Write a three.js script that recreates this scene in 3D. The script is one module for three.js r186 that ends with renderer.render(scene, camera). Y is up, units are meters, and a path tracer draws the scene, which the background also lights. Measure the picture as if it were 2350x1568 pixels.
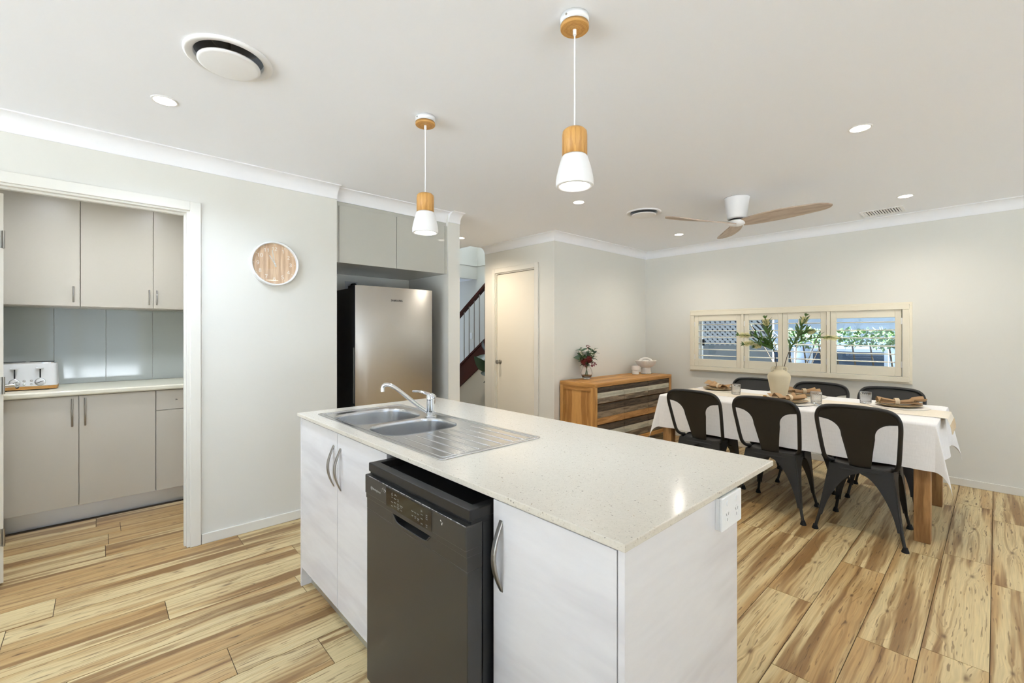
import * as THREE from 'three';
import { RoundedBoxGeometry } from 'three/addons/geometries/RoundedBoxGeometry.js';
import { mergeGeometries, mergeVertices, toCreasedNormals } from 'three/addons/utils/BufferGeometryUtils.js';
import { TextGeometry } from 'three/addons/geometries/TextGeometry.js';
import { FontLoader } from 'three/addons/loaders/FontLoader.js';
import { RectAreaLightUniformsLib } from 'three/addons/lights/RectAreaLightUniformsLib.js';

// ---------------------------------------------------------------- camera, sky, sun, exposure
RectAreaLightUniformsLib.init();
const scene = new THREE.Scene();
const FOCAL = 1024.39, THETA = 47.323 * Math.PI / 180, EYE = 1.31;
const camera = new THREE.PerspectiveCamera(2 * Math.atan(784 / FOCAL) * 180 / Math.PI, 2350 / 1568, 0.05, 200);
camera.position.set(0, EYE, 0);
camera.lookAt(Math.cos(THETA), EYE, -Math.sin(THETA));
camera.setViewOffset(2350, 1568, 0, 18, 2350, 1568);
const renderer = new THREE.WebGLRenderer({ antialias: true });
renderer.toneMapping = THREE.LinearToneMapping;
renderer.toneMappingExposure = 1.51;
renderer.shadowMap.enabled = true;
const SKY = 1.3, SUN = 50, LAMP = 3.4, COOL = new THREE.Color().setRGB(0.83, 0.98, 1.22), NEUTRAL = new THREE.Color().setRGB(1.03, 0.96, 0.86);
scene.background = new THREE.Color().setRGB(0.74 * SKY, 0.92 * SKY, 1.16 * SKY);
const sun = new THREE.DirectionalLight(new THREE.Color().setRGB(0.88, 0.98, 1.12), SUN);
sun.position.set(0.6, 11, 12); sun.target.position.set(0.5, 0, 4);
sun.castShadow = true; sun.shadow.mapSize.set(2048, 2048); sun.shadow.radius = 1;
Object.assign(sun.shadow.camera, { left: -12, right: 12, top: 12, bottom: -12, near: 1, far: 40 });
scene.add(sun, sun.target);

// ---------------------------------------------------------------- helpers
const V = (x, y, z) => new THREE.Vector3(x, y, z);
function rng(s) { return () => { s |= 0; s = s + 0x6D2B79F5 | 0; let t = Math.imul(s ^ s >>> 15, 1 | s); t = t + Math.imul(t ^ t >>> 7, 61 | t) ^ t; return ((t ^ t >>> 14) >>> 0) / 4294967296; }; }
const taken = {};
function numbered(n) { const k = taken[n] = (taken[n] ?? -1) + 1; return k ? n + '_' + String(k).padStart(3, '0') : n; }
const clean = (g) => { g = g.index ? g.toNonIndexed() : g; for (const a of Object.keys(g.attributes)) if (!['position', 'normal', 'uv'].includes(a)) g.deleteAttribute(a); if (!g.attributes.uv) g.setAttribute('uv', new THREE.BufferAttribute(new Float32Array(g.attributes.position.count * 2), 2)); g.morphAttributes = {}; return g; };
const join = (l) => Array.isArray(l) ? (l.length === 1 ? l[0] : mergeGeometries(l.map(clean), false)) : l;
function mesh(name, geo, mat, parent) {
  const m = new THREE.Mesh(join(geo), mat); m.name = parent ? name : numbered(name); m.castShadow = m.receiveShadow = true; (parent ?? scene).add(m); return m;
}
function thing(name, label, category, pos = [0, 0, 0], group, turn = 0) {
  const o = new THREE.Group(); o.name = numbered(name); o.position.set(...pos); o.rotation.y = turn; o.userData = { label, category }; if (group) o.userData.group = group; scene.add(o); return o;
}
function tag(o, label, category, group) { Object.assign(o.userData, { label, category }); if (group) o.userData.group = group; return o; }
function struct(name, geo, mat, label) { const m = mesh(name, geo, mat); m.name = name; m.userData = { kind: 'structure', label: label ?? name.replace(/_/g, ' '), category: 'structure' }; return m; }
function structGroup(name, label) { const o = new THREE.Group(); o.name = name; o.userData = { kind: 'structure', label, category: 'structure' }; scene.add(o); return o; }
// uv in metres from the dominant face direction; rot turns the grain upright
function uvm(g, rot = false, ou = 0, ov = 0) {
  g = clean(g); const p = g.attributes.position, n = g.attributes.normal, uv = new Float32Array(p.count * 2);
  for (let i = 0; i < p.count; i++) {
    const x = p.getX(i), y = p.getY(i), z = p.getZ(i), ax = Math.abs(n.getX(i)), ay = Math.abs(n.getY(i)), az = Math.abs(n.getZ(i));
    let a, b; if (ay >= ax && ay >= az) { a = x; b = z; } else if (ax >= az) { a = z; b = y; } else { a = x; b = y; }
    if (rot) [a, b] = [b, a];
    uv[2 * i] = a + ou; uv[2 * i + 1] = b + ov;
  }
  g.setAttribute('uv', new THREE.BufferAttribute(uv, 2)); return g;
}
// box by its limits, optionally with rounded edges
function bx(x0, x1, y0, y1, z0, z1, r = 0, rot = false, ou = 0, ov = 0) {
  const w = x1 - x0, h = y1 - y0, d = z1 - z0; r = Math.min(r, w / 2.01, h / 2.01, d / 2.01);
  const g = r > 0 ? new RoundedBoxGeometry(w, h, d, r > 0.012 ? 4 : 2, r) : new THREE.BoxGeometry(w, h, d);
  g.translate((x0 + x1) / 2, (y0 + y1) / 2, (z0 + z1) / 2); return uvm(g, rot, ou, ov);
}
const cyl = (r0, r1, h, x, y, z, seg = 32) => new THREE.CylinderGeometry(r1, r0, h, seg).translate(x, y + h / 2, z);
const lathe = (pts, seg = 48) => new THREE.LatheGeometry(pts.map((p) => new THREE.Vector2(p[0], p[1])), seg);
const tube = (pts, r, seg = 24, rad = 10, closed = false, tension = 0.5) => new THREE.TubeGeometry(new THREE.CatmullRomCurve3(pts.map((p) => p.isVector3 ? p : V(...p)), closed, 'catmullrom', tension), seg, r, rad, closed);
const ball = (r, x, y, z, w = 16, h = 12) => new THREE.SphereGeometry(r, w, h).translate(x, y, z);
// a closed sheet of some thickness over a grid of points
function sheet(fn, nu, nv, th, us = 1, vs = 1) {
  const P = [], idx = [], uv = [];
  for (let j = 0; j <= nv; j++) for (let i = 0; i <= nu; i++) { const p = fn(i / nu, j / nv); P.push(p); uv.push(i / nu * us, j / nv * vs); }
  for (let j = 0; j < nv; j++) for (let i = 0; i < nu; i++) { const a = j * (nu + 1) + i, b = a + 1, c = a + nu + 1, d = c + 1; idx.push(a, b, d, a, d, c); }
  const mk = (pts, ix) => { const g = new THREE.BufferGeometry(); g.setAttribute('position', new THREE.Float32BufferAttribute(pts.flatMap((p) => [p.x, p.y, p.z]), 3)); g.setAttribute('uv', new THREE.Float32BufferAttribute(uv, 2)); g.setIndex(ix); g.computeVertexNormals(); return g; };
  const top = mk(P, idx), n = top.attributes.normal, Q = P.map((p, i) => p.clone().addScaledVector(V(n.getX(i), n.getY(i), n.getZ(i)), -th));
  const flip = []; for (let i = 0; i < idx.length; i += 3) flip.push(idx[i], idx[i + 2], idx[i + 1]);
  const bot = mk(Q, flip), ring = [];
  for (let i = 0; i < nu; i++) ring.push([i, i + 1]); for (let j = 0; j < nv; j++) ring.push([j * (nu + 1) + nu, (j + 1) * (nu + 1) + nu]);
  for (let i = nu; i > 0; i--) ring.push([nv * (nu + 1) + i, nv * (nu + 1) + i - 1]); for (let j = nv; j > 0; j--) ring.push([j * (nu + 1), (j - 1) * (nu + 1)]);
  const rp = [], ru = []; for (const [a, b] of ring) { for (const p of [P[a], Q[a], P[b], P[b], Q[a], Q[b]]) rp.push(p.x, p.y, p.z); for (const k of [a, a, b, b, a, b]) ru.push(uv[2 * k], uv[2 * k + 1]); }
  const rim = new THREE.BufferGeometry(); rim.setAttribute('position', new THREE.Float32BufferAttribute(rp, 3)); rim.setAttribute('uv', new THREE.Float32BufferAttribute(ru, 2)); rim.computeVertexNormals();
  return join([top, bot, rim]);
}
function extrude(shape, depth, bevel = 0, seg = 12) { return new THREE.ExtrudeGeometry(shape, { depth: depth - 2 * bevel, bevelEnabled: bevel > 0, bevelThickness: bevel, bevelSize: bevel, bevelOffset: -bevel, bevelSegments: 2, curveSegments: seg }).translate(0, 0, bevel); }
const poly = (pts) => { const s = new THREE.Shape(); pts.forEach((p, i) => i ? s.lineTo(...p) : s.moveTo(...p)); s.closePath(); return s; };
const smooth = (a, b, x) => { x = Math.min(1, Math.max(0, (x - a) / (b - a))); return x * x * (3 - 2 * x); };
const mix = (a, b, t) => a + (b - a) * t;

// value noise
const NT = (() => { const r = rng(7), t = new Float32Array(65536); for (let i = 0; i < 65536; i++) t[i] = r(); return t; })();
function vn(x, y) { const xi = Math.floor(x), yi = Math.floor(y); let fx = x - xi, fy = y - yi; fx = fx * fx * (3 - 2 * fx); fy = fy * fy * (3 - 2 * fy); const a = (xi & 255), b = (xi + 1 & 255), c = (yi & 255) << 8, d = (yi + 1 & 255) << 8; return mix(mix(NT[a | c], NT[b | c], fx), mix(NT[a | d], NT[b | d], fx), fy); }
function fbm(x, y, o = 4) { let s = 0, w = 0.5, n = 0; for (let i = 0; i < o; i++) { s += w * vn(x, y); n += w; w *= 0.5; x = x * 2.03 + 17.3; y = y * 2.03 + 9.1; } return s / n; }
function dataTex(w, h, fn, srgb = true) {
  const d = new Uint8Array(w * h * 4);
  for (let j = 0; j < h; j++) for (let i = 0; i < w; i++) { const c = fn(i / w, j / h, i, j), k = 4 * (j * w + i); d[k] = c[0]; d[k + 1] = c[1]; d[k + 2] = c[2]; d[k + 3] = 255; }
  const t = new THREE.DataTexture(d, w, h); t.wrapS = t.wrapT = THREE.RepeatWrapping; t.magFilter = THREE.LinearFilter; t.minFilter = THREE.LinearMipmapLinearFilter; t.generateMipmaps = true; if (srgb) t.colorSpace = THREE.SRGBColorSpace; t.needsUpdate = true; return t;
}
const lerp3 = (a, b, t) => [mix(a[0], b[0], t), mix(a[1], b[1], t), mix(a[2], b[2], t)];
const std = (color, roughness = 0.6, extra = {}) => new THREE.MeshStandardMaterial({ color, roughness, ...extra });
const phy = (color, roughness = 0.6, extra = {}) => new THREE.MeshPhysicalMaterial({ color, roughness, ...extra });

// ---------------------------------------------------------------- materials
const TILE_L = 1.176, TILE_W = 0.196;
function plankTex(seed, fig) { // fig: how much the grain wanders
  const r = rng(seed), off = r() * 200, knots = [], nk = fig > 0.5 ? 2 : 1;
  for (let i = 0; i < nk; i++) knots.push([0.1 + r() * 0.95, 0.03 + r() * 0.136, 0.010 + r() * 0.012]);
  const light = [203, 182, 136], tan = [170, 133, 82], brown = [115, 79, 39], dark = [62, 37, 16];
  return dataTex(1152, 192, (u, v) => {
    u *= TILE_L; v *= TILE_W;
    let vv = v + (0.008 + 0.026 * fig) * (fbm(u * (1.2 + 1.4 * fig) + off, v * 6, 3) - 0.5) + 0.004 * (fbm(u * 11 + off, v * 24, 2) - 0.5), blot = 0;
    for (const [ku, kv, kr] of knots) { const w = 0.8 + 0.5 * vn(u * 30, v * 60), du = (u - ku) / (2.6 * w), dv = (v - kv) / w, d = Math.hypot(du, dv); vv += (dv > 0 ? 1 : -1) * kr * 0.85 * Math.exp(-((d / (kr * 2)) ** 2)); blot = Math.max(blot, Math.exp(-((d / (kr * 0.45)) ** 2))); }
    const broad = smooth(0.4, 0.68, fbm(u * 0.55 + off, vv * 11 + off * 3, 3));
    const streak = smooth(0.5, 0.7, fbm(u * 0.9 + off * 2, vv * 23 + off, 4)), thin = smooth(0.56, 0.74, fbm(u * 2.2 + off, vv * 95 + 3 * off, 3));
    const fine = fbm(u * 9 + off, vv * 280, 2), fleck = smooth(0.72, 0.82, fbm(u * 13 + off, vv * 190 + 31, 2));
    const con = Math.abs(((fbm(u * 0.9 + off, vv * 8 + off, 2) * 11) % 1) - 0.5) * 2, line = smooth(0.09, 0, con) * smooth(0.45, 0.62, fbm(u * 2 + off, v * 12 + off, 2)) * fig;
    let c = lerp3(light, tan, broad * 0.8); c = lerp3(c, brown, streak * 0.72); c = lerp3(c, brown, thin * 0.3); c = lerp3(c, dark, line * 0.32); c = lerp3(c, dark, fleck * 0.4); c = lerp3(c, dark, blot * 0.6);
    const k = 0.92 + fine * 0.16; return [Math.min(255, c[0] * k), Math.min(255, c[1] * k), Math.min(255, c[2] * k)];
  });
}
const plankMats = [[11, 0.15], [22, 0.3], [33, 0.9], [44, 1], [55, 0.6], [66, 0.75]].map(([s, f]) => { const t = plankTex(s, f); t.repeat.set(1 / TILE_L, 1 / TILE_W); return phy(0xffffff, 0.42, { map: t, name: 'wood look tile' }); });
function grainTex(light, dark, stretch = 30, seed = 1, wob = 0.02) {
  return dataTex(512, 512, (u, v) => {
    const w = v + wob * (fbm(u * 3 + seed, v * 4, 3) - 0.5), a = fbm(u * 2 + seed, w * stretch, 4), f = fbm(u * 14 + seed, w * stretch * 5, 2);
    const c = lerp3(light, dark, smooth(0.35, 0.75, a) * 0.8 + (f - 0.5) * 0.3); return c.map((x) => Math.max(0, Math.min(255, x)));
  });
}
function grainMat(light, dark, rough, per = 0.5, stretch = 30, seed = 1, extra = {}) { const t = grainTex(light, dark, stretch, seed); t.wrapS = t.wrapT = THREE.MirroredRepeatWrapping; t.repeat.set(1 / per, 1 / per); return phy(0xffffff, rough, { map: t, ...extra }); }
const M = {
  wall: std(0xdedcd3, 0.75), ceiling: std(0xf5f6f8, 0.85), trim: std(0xe2dfd5, 0.5), cove: std(0xf0f0f0, 0.7), grout: std(0x4a3a28, 0.9),
  door: std(0xe9e3d4, 0.45), white: std(0xeeeeec, 0.4), lampWhite: std(0xf1f0ee, 0.7), metal: std(0xb9b8b5, 0.28, { metalness: 1 }), chrome: std(0xe4e6e8, 0.06, { metalness: 1 }),
  satin: std(0xa7a39b, 0.35, { metalness: 1 }), black: std(0x0c0c0c, 0.6), dark: std(0x17181a, 0.45), rubber: std(0x111111, 0.85),
  chair: phy(0x1b1b1a, 0.48), pantry: phy(0xc8c1b3, 0.3), pantryTop: phy(0xe5e0cc, 0.3), gloss: phy(0xbdbcb2, 0.04), alu: std(0xd4d8dc, 0.42, { metalness: 1 }),
  splash: phy(0xb6bcb8, 0.06), shutter: std(0xe7dfca, 0.45), pane: phy(0xffffff, 0, { transmission: 1, thickness: 0, ior: 1.45 }), glass: phy(0xffffff, 0, { transmission: 1, thickness: 0.05, ior: 1.5 }),
  lit: new THREE.MeshStandardMaterial({ color: 0xffffff, emissive: 0xfff6e8, emissiveIntensity: 7, roughness: 0.5 }),
  leaf: phy(0x48682a, 0.5), leafGrey: phy(0x4d6650, 0.6), leafDark: phy(0x1f3a26, 0.35), stem: std(0x5a6b35, 0.7), stemBrown: std(0x4a3b26, 0.8),
  ceramic: phy(0xcbbfa2, 0.8), ceramicWhite: phy(0xefe9df, 0.55), plate: phy(0xb29a72, 0.35), napkin: phy(0xb18f68, 0.9), cane: std(0xd9c3a0, 0.8), gold: std(0xc79a45, 0.25, { metalness: 1 }),
  duct: std(0x8f9192, 0.6), stairRed: phy(0x451a14, 0.3)
};
const stone = (() => {
  const r = rng(91), N = 1024, buf = new Float32Array(N * N).fill(0), hue = new Uint8Array(N * N);
  for (let k = 0; k < 5200; k++) {
    const cx = r() * N, cy = r() * N, big = r() < 0.06, a = (big ? 2.4 : 0.9) + r() * (big ? 2.8 : 1.2), b = a * (0.4 + r() * 0.6), th = r() * 6.28, s = 0.15 + r() * 0.55, h = Math.floor(r() * 3);
    for (let j = -6; j <= 6; j++) for (let i = -6; i <= 6; i++) { const x = i * Math.cos(th) + j * Math.sin(th), y = -i * Math.sin(th) + j * Math.cos(th), d = Math.hypot(x / a, y / b); if (d < 1.2) { const q = ((Math.floor(cy + j) + N) % N) * N + (Math.floor(cx + i) + N) % N; const w = s * smooth(1.2, 0.7, d); if (w > buf[q]) { buf[q] = w; hue[q] = h; } } }
  }
  const specks = [[128, 116, 98], [96, 90, 84], [170, 150, 118]];
  const t = dataTex(N, N, (u, v, i, j) => { const q = j * N + i, n = fbm(u * 90, v * 90, 2), base = [212 + n * 8, 205 + n * 8, 190 + n * 8]; return lerp3(base, specks[hue[q]], buf[q]); });
  t.repeat.set(1 / 0.5, 1 / 0.5); return phy(0xffffff, 0.14, { map: t });
})();
const cabinet = grainMat([229, 227, 226], [214, 211, 211], 0.16, 0.9, 14, 5);
const acacia = grainMat([203, 152, 86], [154, 104, 48], 0.5, 0.6, 24, 9);
const tableWood = grainMat([176, 132, 82], [125, 86, 46], 0.55, 0.5, 22, 19);
const oak = grainMat([214, 163, 92], [186, 132, 64], 0.45, 0.12, 16, 21);
const bladeWood = grainMat([190, 172, 153], [163, 143, 124], 0.5, 0.3, 18, 27);
const boardMats = {
  charcoal: grainMat([96, 80, 62], [48, 38, 30], 0.8, 0.25, 16, 31), pale: grainMat([205, 200, 180], [164, 160, 142], 0.8, 0.4, 12, 35),
  grey: grainMat([150, 132, 108], [92, 78, 62], 0.8, 0.35, 16, 39), honey: grainMat([200, 150, 92], [150, 104, 56], 0.7, 0.4, 14, 43)
};
const linen = (() => { const t = dataTex(256, 256, (u, v, i, j) => { const w = ((i + (j & 1)) & 1) * 5 + fbm(u * 60, v * 4, 2) * 7 + fbm(u * 4, v * 60, 2) * 7; return [236 + w - 6, 234 + w - 6, 232 + w - 6].map((x) => Math.min(255, x)); }); t.repeat.set(8, 8); return phy(0xffffff, 0.95, { map: t }); })();
const runnerM = (() => { const t = dataTex(256, 256, (u, v, i, j) => { const w = ((j >> 1) & 1) * 10 + fbm(u * 50, v * 50, 2) * 14; return [232 + w - 12, 222 + w - 12, 204 + w - 12].map((x) => Math.min(255, x)); }); t.repeat.set(6, 6); return phy(0xffffff, 0.95, { map: t }); })();
const brushed = (() => { const t = dataTex(512, 64, (u, v, i) => { const a = 150 + (NT[(i * 37) & 65535] - 0.5) * 26; return [a, a, a]; }, false); t.repeat.set(3, 1); return phy(0xc2beb7, 0.3, { metalness: 1, anisotropy: 0.75, anisotropyRotation: Math.PI / 2, bumpMap: t, bumpScale: 0.00002 }); })();
const steel = std(0xd2d3d4, 0.22, { metalness: 1 });
const washer = phy(0x4b4a48, 0.34, { metalness: 0.6 }), washerDark = phy(0x2f2e2d, 0.36, { metalness: 0.5 });
const font = await new FontLoader().loadAsync('fonts/droid/droid_sans_regular.typeface.json');
const bold = await new FontLoader().loadAsync('fonts/droid/droid_sans_bold.typeface.json');
function text(str, size, depth = 0.0008, f = font) { const g = new TextGeometry(str, { font: f, size, depth, curveSegments: 4, bevelEnabled: false }); g.computeBoundingBox(); const b = g.boundingBox; return g.translate(-(b.min.x + b.max.x) / 2, -(b.min.y + b.max.y) / 2, 0); }

// ---------------------------------------------------------------- room shell
const CE = 2.405, ZL = -3.355, ZD = -3.24, XD = 3.609, XR = 5.462, XW = -3.2, ZB = 4.4, CB = 2.318;
{ // floor and its tiles
  const f = struct('floor', bx(XW - 0.2, 5.75, -0.12, -0.0035, -8.1, ZB + 0.2), M.grout, 'floor of wood look plank tiles');
  const known = { '-1': 3.432, 0: 2.522, 1: 2.405, 2: 1.96, 3: 2.54, 4: 3.31, 9: 0.685, 10: 0.388, 12: 0.77, 13: 0.232, 14: 0.87, 15: -0.162, 16: 0.653, 18: 0.022, 20: 0.1, 21: -0.022 };
  const r = rng(5), z0 = -0.017, gap = 0.0028; let n = 0;
  const cache = {};
  for (let k = -8; k <= 21; k++) {
    const za = z0 - TILE_W * (k + 1), zb = z0 - TILE_W * k; let x0 = known[k] ?? r() * TILE_L;
    const lim0 = k >= 17 ? -1.28 : k > 3 ? -0.9 : 0.0, lim1 = k >= 17 ? 1.18 : XR;
    while (x0 > lim0) x0 -= TILE_L;
    for (let x = x0; x < lim1; x += TILE_L) {
      const a = Math.max(x, lim0), b = Math.min(x + TILE_L, lim1); if (b - a < 0.02) continue;
      const L = b - a - gap, key = L.toFixed(3) + (a > x ? 'c' : '');
      if (!cache[key]) { const g = new THREE.BoxGeometry(L, 0.009, TILE_W - gap); const p = g.attributes.position, uv = g.attributes.uv, o = a > x ? TILE_L - L : 0; for (let i = 0; i < p.count; i++) uv.setXY(i, p.getX(i) + L / 2 + o, p.getZ(i) + TILE_W / 2); cache[key] = g; }
      const m = mesh('floor_tile', cache[key], plankMats[Math.floor(r() * 6)], f); m.position.set((a + b) / 2, -0.0045, (za + zb) / 2);
      if (r() < 0.5) { m.rotation.y = Math.PI; } n++;
    }
  }
  // the strip of the same tiles beyond what can be told apart
  const far = mesh('tile_field', [bx(2.44, 5.7, -0.009, 0, -8, z0 - TILE_W * 22), bx(1.25, 5.7, -0.009, 0, -8, -4.3), bx(XW, XR, -0.009, 0, z0 + TILE_W * 8, ZB), bx(XW, -0.002, -0.009, 0, z0 - TILE_W * 4, z0 + TILE_W * 8), bx(XW, -0.905, -0.009, 0, ZL, z0 - TILE_W * 4)].map((g) => g), plankMats[2], f); far.userData.kind = 'stuff';
}
const VENTS = [[0.378, -2.07, 0.152], [3.605, -2.156, 0.15]];
{
  const slab = (x0, x1, z0, z1, [vx, vz, r], box) => { const p = poly([[x0, -z1], [x1, -z1], [x1, -z0], [x0, -z0]]), h = new THREE.Path(); h.absarc(vx, -vz, r * 0.8, 0, Math.PI * 2, true); p.holes.push(h); if (box) p.holes.push(poly([[box[0], -box[3]], [box[0], -box[2]], [box[1], -box[2]], [box[1], -box[3]]])); return uvm(extrude(p, 0.2, 0, 48).rotateX(-Math.PI / 2).translate(0, CE, 0)); };
  struct('ceiling', [slab(XW - 0.1, 3.4, -8.1, ZB + 0.2, VENTS[0]), slab(3.4, 5.75, -4.46, ZB + 0.2, VENTS[1], [5.06, 5.24, -0.81, -0.57])], M.ceiling, 'flat white plasterboard ceiling');
}
const PX0 = -0.44, PX1 = 0.392, HEAD = 2.052; // pantry doorway
struct('wall_left', [bx(XW, PX0 - 0.02, 0, CE, ZL - 0.1, ZL), bx(PX1 + 0.02, 1.305, 0, CE, ZL - 0.1, ZL), bx(PX0 - 0.02, PX1 + 0.02, HEAD + 0.02, CE, ZL - 0.1, ZL)], M.wall, 'left wall with pantry doorway');
struct('wall_alcove_left', bx(1.205, 1.305, 0, CE, -4.16, ZL - 0.1), M.wall, 'left side of fridge alcove');
struct('wall_alcove_back', bx(1.305, 2.311, 0, CE, -4.16, -4.06), M.wall, 'back of fridge alcove');
struct('wall_alcove_right', bx(2.311, 2.437, 0, CE, -4.16, ZL), M.wall, 'narrow wall right of fridge alcove');
struct('wall_hall_left', bx(2.311, 2.411, 0, CE, -8, -4.16), M.wall, 'left wall of hallway');
struct('wall_closet', [bx(XD, XD + 0.1, 0, CE, -4.423, -4.215), bx(XD, XD + 0.1, 0, CE, -3.53, ZD), bx(XD, XD + 0.1, 2.06, CE, -4.215, -3.53)], M.wall, 'short wall holding the closet door');
struct('wall_closet_end', bx(XD + 0.1, 4.35, 0, CE, -4.423, -4.323), M.wall, 'end wall beside stairs');
struct('wall_dining', bx(XD + 0.1, XR + 0.1, 0, CE, ZD - 0.1, ZD), M.wall, 'dining wall behind sideboard');
const WZ0 = -2.607, WZ1 = -0.518, WY0 = 0.845, WY1 = 1.60;
struct('wall_right', [bx(XR, XR + 0.14, 0, WY0 + 0.06, ZD, ZB), bx(XR, XR + 0.14, WY1 - 0.06, CE, ZD, ZB), bx(XR, XR + 0.14, WY0 + 0.06, WY1 - 0.06, ZD, WZ0 + 0.06), bx(XR, XR + 0.14, WY0 + 0.06, WY1 - 0.06, WZ1 - 0.06, ZB)], M.wall, 'right wall with shuttered window');
struct('wall_back', [bx(XW, -1.6, 0, CE, ZB, ZB + 0.14), bx(0.8, 3.3, 0, CE, ZB, ZB + 0.14), bx(4.4, XR + 0.14, 0, CE, ZB, ZB + 0.14), bx(-1.6, 0.8, 2.25, CE, ZB, ZB + 0.14), bx(3.3, 4.4, 2.25, CE, ZB, ZB + 0.14)], M.wall, 'rear wall with wide glass doors');
struct('wall_side', [bx(XW - 0.14, XW, 0, 0.3, ZL - 0.1, ZB), bx(XW - 0.14, XW, 2.0, CE, ZL - 0.1, ZB), bx(XW - 0.14, XW, 0.3, 2.0, ZL - 0.1, -3.1), bx(XW - 0.14, XW, 0.3, 2.0, 0.9, ZB)], M.wall, 'side wall with large window');
{ // glass doors and window behind the camera
  const w = structGroup('window_2', 'wide glass sliding doors to the patio');
  for (let i = 0; i <= 2; i++) mesh('stile', bx(-1.6 + i * 1.15, -1.5 + i * 1.15, 0, 2.25, ZB + 0.04, ZB + 0.09), M.white, w);
  for (let i = 0; i < 2; i++) mesh('pane', bx(-1.5 + i * 1.15, -0.45 + i * 1.15, 0.06, 2.2, ZB + 0.06, ZB + 0.066), M.pane, w);
  mesh('rail', [bx(-1.6, 0.8, 0, 0.06, ZB + 0.04, ZB + 0.09), bx(-1.6, 0.8, 2.2, 2.25, ZB + 0.04, ZB + 0.09)], M.white, w);
  const g2 = structGroup('window_6', 'single glass door at the rear'); mesh('pane', bx(3.38, 4.32, 0.06, 2.17, ZB + 0.06, ZB + 0.066), M.pane, g2); mesh('frame', [bx(3.3, 3.38, 0, 2.25, ZB + 0.04, ZB + 0.09), bx(4.32, 4.4, 0, 2.25, ZB + 0.04, ZB + 0.09), bx(3.38, 4.32, 0, 0.06, ZB + 0.04, ZB + 0.09), bx(3.38, 4.32, 2.17, 2.25, ZB + 0.04, ZB + 0.09)], M.white, g2);
  const s = structGroup('window_3', 'large side window');
  for (let i = 0; i <= 3; i++) mesh('stile', bx(XW - 0.09, XW - 0.04, 0.3, 2.0, -3.1 + i * 1.308, -3.025 + i * 1.308), M.white, s);
  for (let i = 0; i < 3; i++) mesh('pane', bx(XW - 0.07, XW - 0.064, 0.3, 2.0, -3.025 + i * 1.308, -1.792 + i * 1.308), M.pane, s);
}
// pantry room
struct('wall_pantry_left', bx(-1.4, -1.3, 0, CE, -5.0, ZL - 0.1), M.wall, 'left wall of pantry');
struct('wall_pantry_right', bx(1.1, 1.2, 0, CE, -5.0, ZL - 0.1), M.wall, 'right wall of pantry');
{
  const w = struct('wall_pantry_back', bx(-1.3, 1.1, 0, CE, -5.0, -4.908), M.wall, 'back wall of pantry with glossy splashback');
  for (let i = -4; i < 5; i++) { const x0 = Math.max(-1.298, 0.033 + i * 0.2955), x1 = Math.min(1.098, x0 === -1.298 ? 0.033 + (i + 1) * 0.2955 : x0 + 0.2955); mesh('splash_tile', bx(x0 + 0.001, x1 - 0.001, 0.921, 1.52, -4.907, -4.9, 0.0012), M.splash, w); }
}
// hall and stair well
struct('wall_hall_back', bx(2.4, 4.3, 0, 2.36, -8.1, -8.0), M.wall, 'far wall of hallway');
struct('wall_stair_side', [bx(5.35, 5.45, 0, 2.7, -8, ZD - 0.1), bx(5.35, 5.45, 5.3, 5.4, -8, ZD - 0.1), bx(5.35, 5.45, 2.7, 5.3, -8, -6.2), bx(5.35, 5.45, 2.7, 5.3, -3.5, ZD - 0.1)], M.wall, 'wall beside stairs');
struct('wall_stair_upper', [bx(2.3, 5.35, 2.36, 5.4, -6.9, -6.8), bx(3.5, 5.35, CE + 0.2, 5.4, -3.44, -3.34), bx(3.3, 3.4, CE + 0.2, 5.4, -6.8, -3.34)], M.wall, 'upper walls round the stair well');
struct('trim_stair', [bx(2.3, 5.34, 2.605, 2.625, -6.8, -6.785), bx(5.335, 5.35, 2.605, 2.625, -6.8, -4.5)], M.wall, 'thin ledge round the stair well');
struct('ceiling_stair', [bx(3.3, 5.45, 5.4, 5.5, -6.9, -6.6), bx(3.3, 5.45, 5.4, 5.5, -5.6, -3.34), bx(3.3, 3.5, 5.4, 5.5, -6.6, -5.6), bx(5.3, 5.45, 5.4, 5.5, -6.6, -5.6), bx(2.3, 5.45, 2.36, 2.46, -8.1, -6.9)], M.ceiling, 'ceiling over the stair well');
struct('window_5', bx(3.5, 5.3, 5.44, 5.446, -6.6, -5.6), M.pane, 'skylight over the stairs');
struct('window_4', bx(5.4, 5.406, 2.7, 5.3, -6.2, -3.5), M.pane, 'high window over the stairs');
struct('wall_stair_under', extrude(poly([[6.66, 0], [4.42, 0], [4.42, 1.47]]), 0.05).rotateY(Math.PI / 2).translate(4.37, 0, 0), M.wall, 'wall under the stairs');

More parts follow.
